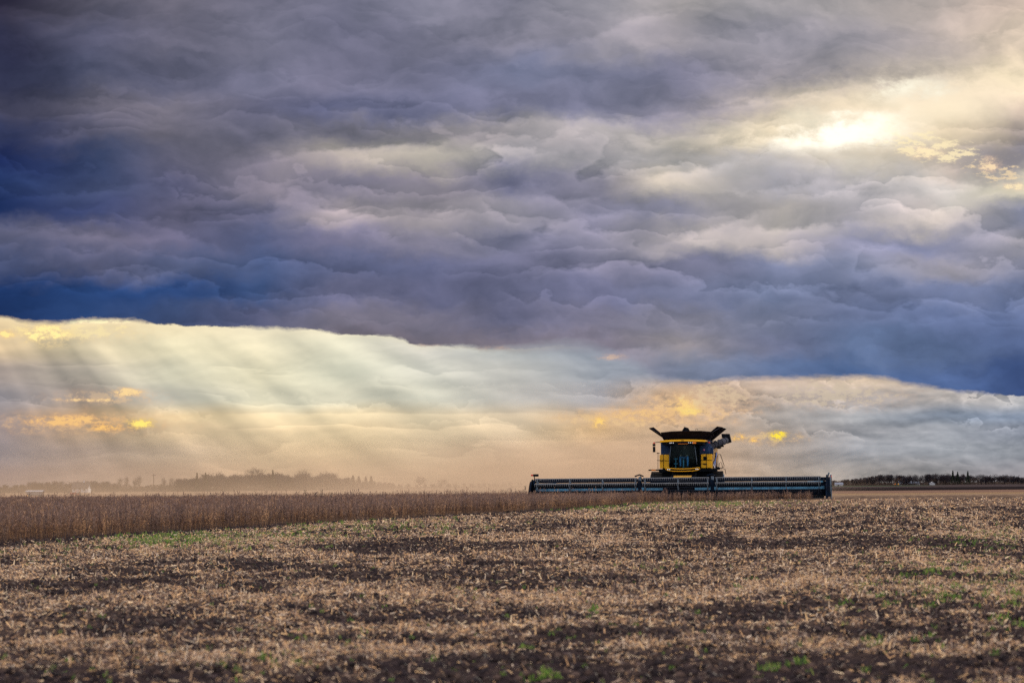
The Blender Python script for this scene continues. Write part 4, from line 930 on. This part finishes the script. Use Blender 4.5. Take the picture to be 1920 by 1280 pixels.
def tree(kind, px, d, hgt, label, group=None, z=None, wide=1.0, name=None):
    i = random.randrange(len(PROTO[kind])); key = (kind, i)
    nm = name or dict(round='deciduous_tree', broad='deciduous_tree', bare='bare_tree', fir='conifer_tree')[kind]
    x = (px-960)/F*d; y = d
    t = empty(nm, (x, y, float(terrain(x, y)) if z is None else z), random.uniform(0, 6.28))
    tag(t, label, 'tree', group)
    if key not in _mesh_cache:
        tr = PROTO[kind][i][0].build('trunk', M_BARK); V, Fq, C = PROTO[kind][i][1]
        cr = np_mesh('crown', V, Fq, M_NEED if kind == 'fir' else M_TWIG, C)
        _mesh_cache[key] = (tr, cr); 
    else:
        a, b = _mesh_cache[key]; tr = a.copy(); cr = b.copy(); COL.objects.link(tr); COL.objects.link(cr)
    tr.parent = t; cr.parent = t
    base = dict(round=6.6, broad=5.6, bare=7.4, fir=7.6)[kind]; s = hgt/base
    t.scale = (s*wide, s*wide, s)
    return t
def trees():
    DL, DR = 880, 1500
    pl = F/DL; pr = F/DR
    # left wood: (px range, top height in photo px, kinds)
    def run(x0, x1, h0, h1, step, D, kinds, label, group, jit=.10):
        x = x0
        while x < x1:
            t = (x-x0)/max(1, x1-x0); h = (h0+(h1-h0)*t)*(1+random.uniform(-jit, jit))
            tree(random.choice(kinds), x, D+random.uniform(-25, 40), h/(F/D), label, group); x += step*random.uniform(.7, 1.3)
    k = ('round', 'broad', 'round', 'bare')
    run(-20, 60, 13, 19, 10, DL, k, 'dust-veiled brown tree in the low wood behind the grain wagon, far left', 'trees of the low wood far left')
    run(62, 130, 20, 20, 9, DL, k, 'dust-veiled brown tree in the wood between the grain wagon and the white farmhouse', 'trees between wagon and farmhouse')
    run(172, 215, 20, 18, 9, DL, k, 'dust-veiled brown tree just right of the white farmhouse', 'trees right of the farmhouse')
    run(140, 168, 21, 21, 12, DL+60, ('round', 'broad'), 'dust-veiled brown tree directly behind the white farmhouse roof', 'trees behind the farmhouse')
    run(218, 330, 11, 13, 10, DL, ('broad', 'round'), 'low hazy bush of the thin hedge right of the farmhouse wood', 'low hedge trees in the gap')
    for px, h, lb in ((224, 26, 'tall thin bare tree at the left end of the gap in the left wood'), (236, 28, 'second tall bare tree from the left in the gap of the left wood'), (252, 27, 'slim bare tree in the middle of the gap in the left wood'), (260, 29, 'straight bare tree right of the slim one in the left gap'), (306, 27, 'lone bare tree left of the high left wood'), (320, 25, 'bare tree touching the edge of the high left wood')):
        tree('bare', px, DL-10, h/pl, lb, 'bare trees in the gap of the left wood', wide=.6)
    run(328, 400, 21, 31, 7, DL, k, 'hazy tree on the rising left shoulder of the high wood', 'trees on the rising shoulder of the high wood')
    for px, h, lb in ((368, 34, 'dark pointed conifer left on the shoulder of the high wood'), (384, 34, 'dark pointed conifer right on the shoulder of the high wood')):
        tree('fir', px, DL-30, h/pl, lb, 'conifers in the left wood', wide=.8)
    run(400, 520, 31, 31, 6, DL, k, 'hazy tree in the tallest middle part of the left wood', 'trees in the tallest part of the left wood')
    tree('bare', 405, DL-20, 40/pl, 'hazy spreading bare tree topping the left end of the high wood', 'bare treetops over the left wood')
    tree('bare', 475, DL-20, 41/pl, 'hazy spreading bare tree topping the centre of the high wood', 'bare treetops over the left wood', wide=1.3)
    tree('fir', 510, DL-20, 38/pl, 'hazy conifer standing above the right centre of the high wood', 'conifers in the left wood', wide=.8)
    run(520, 620, 29, 29, 6, DL, k, 'hazy tree in the right half of the left wood', 'trees in the right half of the left wood')
    tree('bare', 565, DL-20, 39/pl, 'hazy bare treetop left of the widest bare crown', 'bare treetops over the left wood', wide=1.2)
    tree('bare', 610, DL-20, 38/pl, 'hazy wide bare crown above the right end of the wood', 'bare treetops over the left wood', wide=1.5)
    run(622, 735, 26, 11, 9, DL, k, 'hazy tree on the falling right tail of the left wood', 'trees on the falling tail of the left wood')
    for px, h, lb in ((660, 33, 'broad hazy conifer, first of four on the tail of the wood'), (671, 31, 'narrow hazy conifer, second of four on the tail of the wood'), (684, 30, 'hazy conifer, third of four on the tail of the wood'), (694, 31, 'hazy conifer, last of four on the tail of the wood')):
        tree('fir', px, DL-20, h*.82/pl, lb, 'conifers in the left wood', wide=1.35)
    run(736, 980, 9, 12, 13, DL+80, ('round', 'broad'), 'faint low tree in the dust between the left wood and the header', 'faint low trees in the dust')
    tree('bare', 786, DL-10, 25/pl, 'lone hazy rounded bare tree right of the left wood', None, wide=1.3)
    tree('bare', 826, DL+40, 23/pl, 'second faint bare tree in the dust left of the header', None, wide=1.5)
    # right wood
    k2 = ('round', 'round', 'broad', 'bare')
    run(1000, 1560, 8, 8, 30, DR+300, ('broad',), 'faint distant tree behind the combine header', 'faint trees behind the header')
    run(1560, 1615, 9, 14, 7, DR, ('broad', 'round'), 'small dark tree at the low left end of the right treeline', 'small trees at the low end of the right treeline')
    run(1616, 1672, 16, 20, 5, DR, k2, 'dark tree between the low end and the gap in the right treeline', 'dark trees left of the barn')
    run(1680, 1770, 20, 19, 5, DR, k2, 'dark bare-topped tree around the long white barn', 'dark trees round the white barn')
    run(1770, 1850, 18, 19, 7, DR, k2, 'dark tree among the conifers of the right treeline', 'dark trees among the conifers')
    run(1850, 1862, 14, 12, 7, DR, ('round',), 'dark round tree closing the middle of the right treeline', 'dark round trees in the middle')
    run(1905, 1990, 12, 12, 7, DR, ('round', 'broad'), 'low dark tree at the far right edge of the treeline', 'low trees at the right edge')
    tree('bare', 1668, DR-20, 20/pr, 'upright bare tree standing by the gap in the right treeline', None, wide=.8)
    tree('bare', 1772, DR-20, 23/pr, 'tall bare tree just left of the three conifers', None, wide=.9)
    for px, h, lb in ((1783, 26, 'dark pointed conifer, leftmost of the three in the right treeline'), (1792, 24, 'narrow dark conifer, middle of the three in the right treeline'), (1811, 25, 'broad dark conifer, rightmost of the three in the right treeline')):
        tree('fir', px, DR-40, h/pr, lb, 'conifers in the right treeline', wide=.9)
    tree('broad', 1845, DR-40, 18/pr, 'wide dome-shaped dark tree left of the gap near the right edge', None, wide=1.2)
    tree('bare', 1861, DR-40, 19/pr, 'thin bare tree in the gap between two dome-shaped trees', None, wide=.8)
    tree('broad', 1880, DR-40, 19/pr, 'biggest dome-shaped dark tree near the right edge', None, wide=1.4)
    tree('broad', 1896, DR-30, 17/pr, 'dome-shaped dark tree adjoining the biggest one on its right', None, wide=1.2)
    # undergrowth nobody could count
    for nm, x0, x1, D, hh, lab in (('brush', -40, 735, DL+10, 2.2, 'tangled brown undergrowth along the foot of the left wood'), ('brush', 1556, 1990, DR+10, 3.6, 'dark undergrowth along the foot of the right treeline')):
        n = 9000; px = rng.random(n)*(x1-x0)+x0; d = D+rng.normal(0, 12, n); x = (px-960)/F*d; z = terrain(x, d)+rng.random(n)**1.3*hh*(.6+.8*fbm(px/22, px*0, 2))
        V, Fq, C = strips(x, d, z, rng.random(n)*6.28, rng.random(n)*1.4, .5+.6*rng.random(n), .15+.15*rng.random(n), pal(n, [(.07,.05,.04),(.05,.04,.035),(.09,.06,.045)], .3))
        tag(np_mesh(nm, V, Fq, M_TWIG, C), lab, 'brush', kind='stuff')
trees()

# ================================================================== FARM BUILDINGS AND VEHICLES
M_WH = mat('white_siding', (.42, .45, .5, 1), .7, 0, .06, .5, spec=.1); M_RF = mat('dark_shingle', (.05, .045, .05, 1), .8); M_WIN = mat('dark_window', (.03, .04, .05, 1), .2); M_RED = mat('faded_red_paint', (.30, .05, .035, 1), .5); M_TYRE = M['rubber']
def house(px, d, w, dep, wh, rh, label, cat, wins, nm, roofmat=M_RF, rz=0.0):
    x = (px-960)/F*d; t = empty(nm, (x, d, float(terrain(x, d))-.05), rz); tag(t, label, cat)
    m = MB(); m.box(-w/2, w/2, -dep/2, dep/2, 0, wh); m.slab([(-w/2, -dep/2, wh), (-w/2, dep/2, wh), (-w/2, 0, wh+rh*.94)], Vector((w, 0, 0))); m.build('wall', M_WH, t)
    r = MB()
    for s in (-1, 1): r.slab([(-w/2-.3, s*(dep/2+.35), wh-.15), (w/2+.3, s*(dep/2+.35), wh-.15), (w/2+.3, 0, wh+rh), (-w/2-.3, 0, wh+rh)], Vector((0, 0, .12)))
    r.build('roof', roofmat, t)
    for (a, b_, c_, d_) in wins:
        m = MB(); m.box(a, b_, -dep/2-.04, -dep/2-.005, c_, d_); m.build('door' if c_ == 0 else 'window', M_WIN, t)
    return t
M_LR = mat('pale_metal_roof', (.2, .24, .32, 1), .7, spec=.1)
t = house(152, 840, 5.4, 6, 1.7, 1.9, 'white farmhouse with dark hipped roof at the foot of the left wood', 'house', [(-2.2, -1.6, .8, 1.4), (-.4, .3, 0, 1.5), (1.1, 1.8, .8, 1.4)], 'farmhouse')
m = MB(); m.box(.6, 1.1, -.3, .3, 3.2, 4.3); m.build('chimney', M_WH, t)
house(1569, 1440, 4.4, 5, 1.0, .9, 'low white shed at the left end of the right treeline', 'shed', [(-1, 0, 0, .8)], 'farm_shed', M_LR)
house(1700, 1508, 12.5, 8, 1.3, 1.1, 'long white barn half hidden in the trees of the right treeline', 'barn', [(-5+1.8*i, -4.2+1.8*i, 0, 1.1) for i in range(6)], 'white_barn', M_LR)
house(1744, 1445, 1.9, 3, 1.0, .9, 'tiny white gabled hut right of the long white barn', 'hut', [(-.3, .3, 0, .8)], 'white_hut', M_LR, R(90))
# grain wagon on the left
def wheel(par, x, y, r, w, rimm):
    m = MB(); m.tube([(x, y-w/2, r), (x, y-w/2+.04, r), (x, y+w/2-.04, r), (x, y+w/2, r)], [r*.85, r, r, r*.85], 18); t = m.build('wheel', M_TYRE, par)
    m = MB(); m.tube([(x, y-w/2-.02, r), (x, y+w/2+.02, r)], r*.5, 14); m.build('rim', rimm, t)
D = 600.0; x = (65-960)/F*D; t = empty('grain_wagon', (x, D, float(terrain(x, D))))
tag(t, 'grey grain wagon with white tarp top parked in the far left field', 'wagon')
m = MB(); m.slab([(-2.2, -1.2, 1.35), (-1.6, -1.2, .5), (1.6, -1.2, .5), (2.2, -1.2, 1.35)], Vector((0, 2.4, 0))); m.build('hopper', mat('grey_hopper', (.10, .12, .15, 1), .5), t)
m = MB(); m.slab([(-2.25, -1.25, 1.36), (2.25, -1.25, 1.36), (2.1, 0, 1.62), (-2.1, 0, 1.62)], Vector((0, 0, .05))); m.slab([(-2.1, 0, 1.62), (2.1, 0, 1.62), (2.25, 1.25, 1.36), (-2.25, 1.25, 1.36)], Vector((0, 0, .05))); m.build('tarp', M_WH, t)
m = MB(); m.box(-2.1, 2.1, -.5, .5, .35, .5); m.box(2.1, 3.4, -.06, .06, .38, .46); m.build('frame', M['dark'], t)
m = MB(); m.box(-1.95, -1.5, -1.32, -1.22, .25, .6, .02); m.build('warning_board', M['yellow'], t)
for xx in (-1.35, 1.35):
    for yy in (-1.0, 1.0): wheel(t, xx, yy, .38, .3, M['lsteel'])
x = (142-960)/F*D; t = empty('red_tractor', (x, D, float(terrain(x, D))))
tag(t, 'faded red tractor in front of the white farmhouse in the far left field', 'tractor')
m = MB(); m.box(-1.5, .2, -.35, .35, .55, 1.05, .08); m.box(-.1, .9, -.5, .5, .5, .9, .05); m.build('hood', M_RED, t)
m = MB(); m.box(-.1, .85, -.45, .45, 1.45, 1.55, .04)
for xx in (-.05, .8):
    for yy in (-.4, .4): m.box(xx-.03, xx+.03, yy-.03, yy+.03, .9, 1.46)
m.build('cab', M_RED, t)
wheel(t, .6, -.65, .55, .35, M_RED); wheel(t, .6, .65, .55, .35, M_RED); wheel(t, -1.1, -.5, .35, .22, M_RED); wheel(t, -1.1, .5, .35, .22, M_RED)
# low orange machines by the right treeline
for px, lb in ((1674, 'small orange-yellow farm machine left of another by the right treeline'), (1680, 'small yellow farm machine nearest the long white barn')):
    D = 1400.0; x = (px-960)/F*D; t = empty('farm_machine', (x, D, float(terrain(x, D)))); tag(t, lb, 'farm machine', 'yellow machines by the barn')
    m = MB(); m.box(-.5, .4, -.4, .4, .3, .7, .05); m.box(.1, .45, -.35, .35, .7, 1.1, .04); m.build('body', M['yellow'] if px == 1680 else M['orange'], t)
    for xx in (-.45, .4): wheel(t, xx, -.45, .3, .2, M['dark']); wheel(t, xx, .45, .3, .2, M['dark'])
# power pole
D = 830.0
for px, h, lb in ((287, 6.2, 'lone utility pole in the gap of the left wood'),):
    x = (px-960)/F*D; t = empty('utility_pole', (x, D, float(terrain(x, D)))); tag(t, lb, 'pole')
    m = MB(); m.tube([(0, 0, 0), (0, 0, h)], [.13, .09], 8); m.build('post', M_BARK, t); m = MB(); m.box(-.8, .8, -.05, .05, h-.5, h-.38); m.build('crossarm', M_BARK, t)

# ================================================================== DUST blown from the machine
def dust():
    m = MB(); ft = [(27, 158), (62, 780), (-215, 780), (-62, 168)]
    n = 4; vs = [(x, y, -1.6) for x, y in ft]+[(27, 158, 8), (62, 780, 25), (-215, 780, 25), (-62, 168, 8)]
    m.add(vs, [(3, 2, 1, 0), (4, 5, 6, 7)]+[(i, (i+1) % 4, 4+(i+1) % 4, 4+i) for i in range(4)])
    mt = bpy.data.materials.new('dust'); mt.use_nodes = True; X.nt = nt = mt.node_tree; nt.nodes.clear()
    out = nt.nodes.new('ShaderNodeOutputMaterial'); pv = nt.nodes.new('ShaderNodeVolumePrincipled'); nt.links.new(pv.outputs[0], out.inputs['Volume'])
    tc = nt.nodes.new('ShaderNodeTexCoord'); x, y, z = xsep(tc.outputs['Object'])
    nn = xnoise(xvec(x/38, y/90, z/16), 1, 3, .6, dims='3D')
    # soft right-hand margin of the plume (metres from the line the wind carries it along)
    rgt = 1-xs(x-(y-158)*.056-27, -26, 0)
    lft = xs(x+62+(y-168)*.25, 0, 22)
    near = 1+26*(1-xs(y, 160, 330))*xs(x, -40, 10)
    dens = X.m('EXPONENT', X.m('MAXIMUM', z, 0)*-1/(2.1+y*.0068))*(1-xs(z/(.034*y), .5, .85))*xs(nn, .30, .68)*rgt*lft*near*DUST
    def puff(cx, cy, rx, ry, zh, am):
        a = (x-cx)/rx; b = (y-cy)/ry
        return X.m('EXPONENT', (a*a+b*b+X.m('MAXIMUM', z, 0)/zh)*-1)*am*xs(nn, .30, .62)
    dens = dens+puff(8.0, 174, 5.0, 10, 3.0, .085)+puff(18.6, 176, 2.6, 8, 1.6, .07)+puff(0, 186, 9, 12, 2.2, .03)
    nt.links.new(dens.v, pv.inputs['Density']); pv.inputs['Color'].default_value = (.50, .385, .29, 1); pv.inputs['Anisotropy'].default_value = .2
    mt.cycles.volume_step_rate = 1.0
    o = m.build('dust_cloud', mt); tag(o, 'tan dust cloud drifting left behind the combine across the far field', 'dust', kind='stuff')
DUST = .0022
dust()
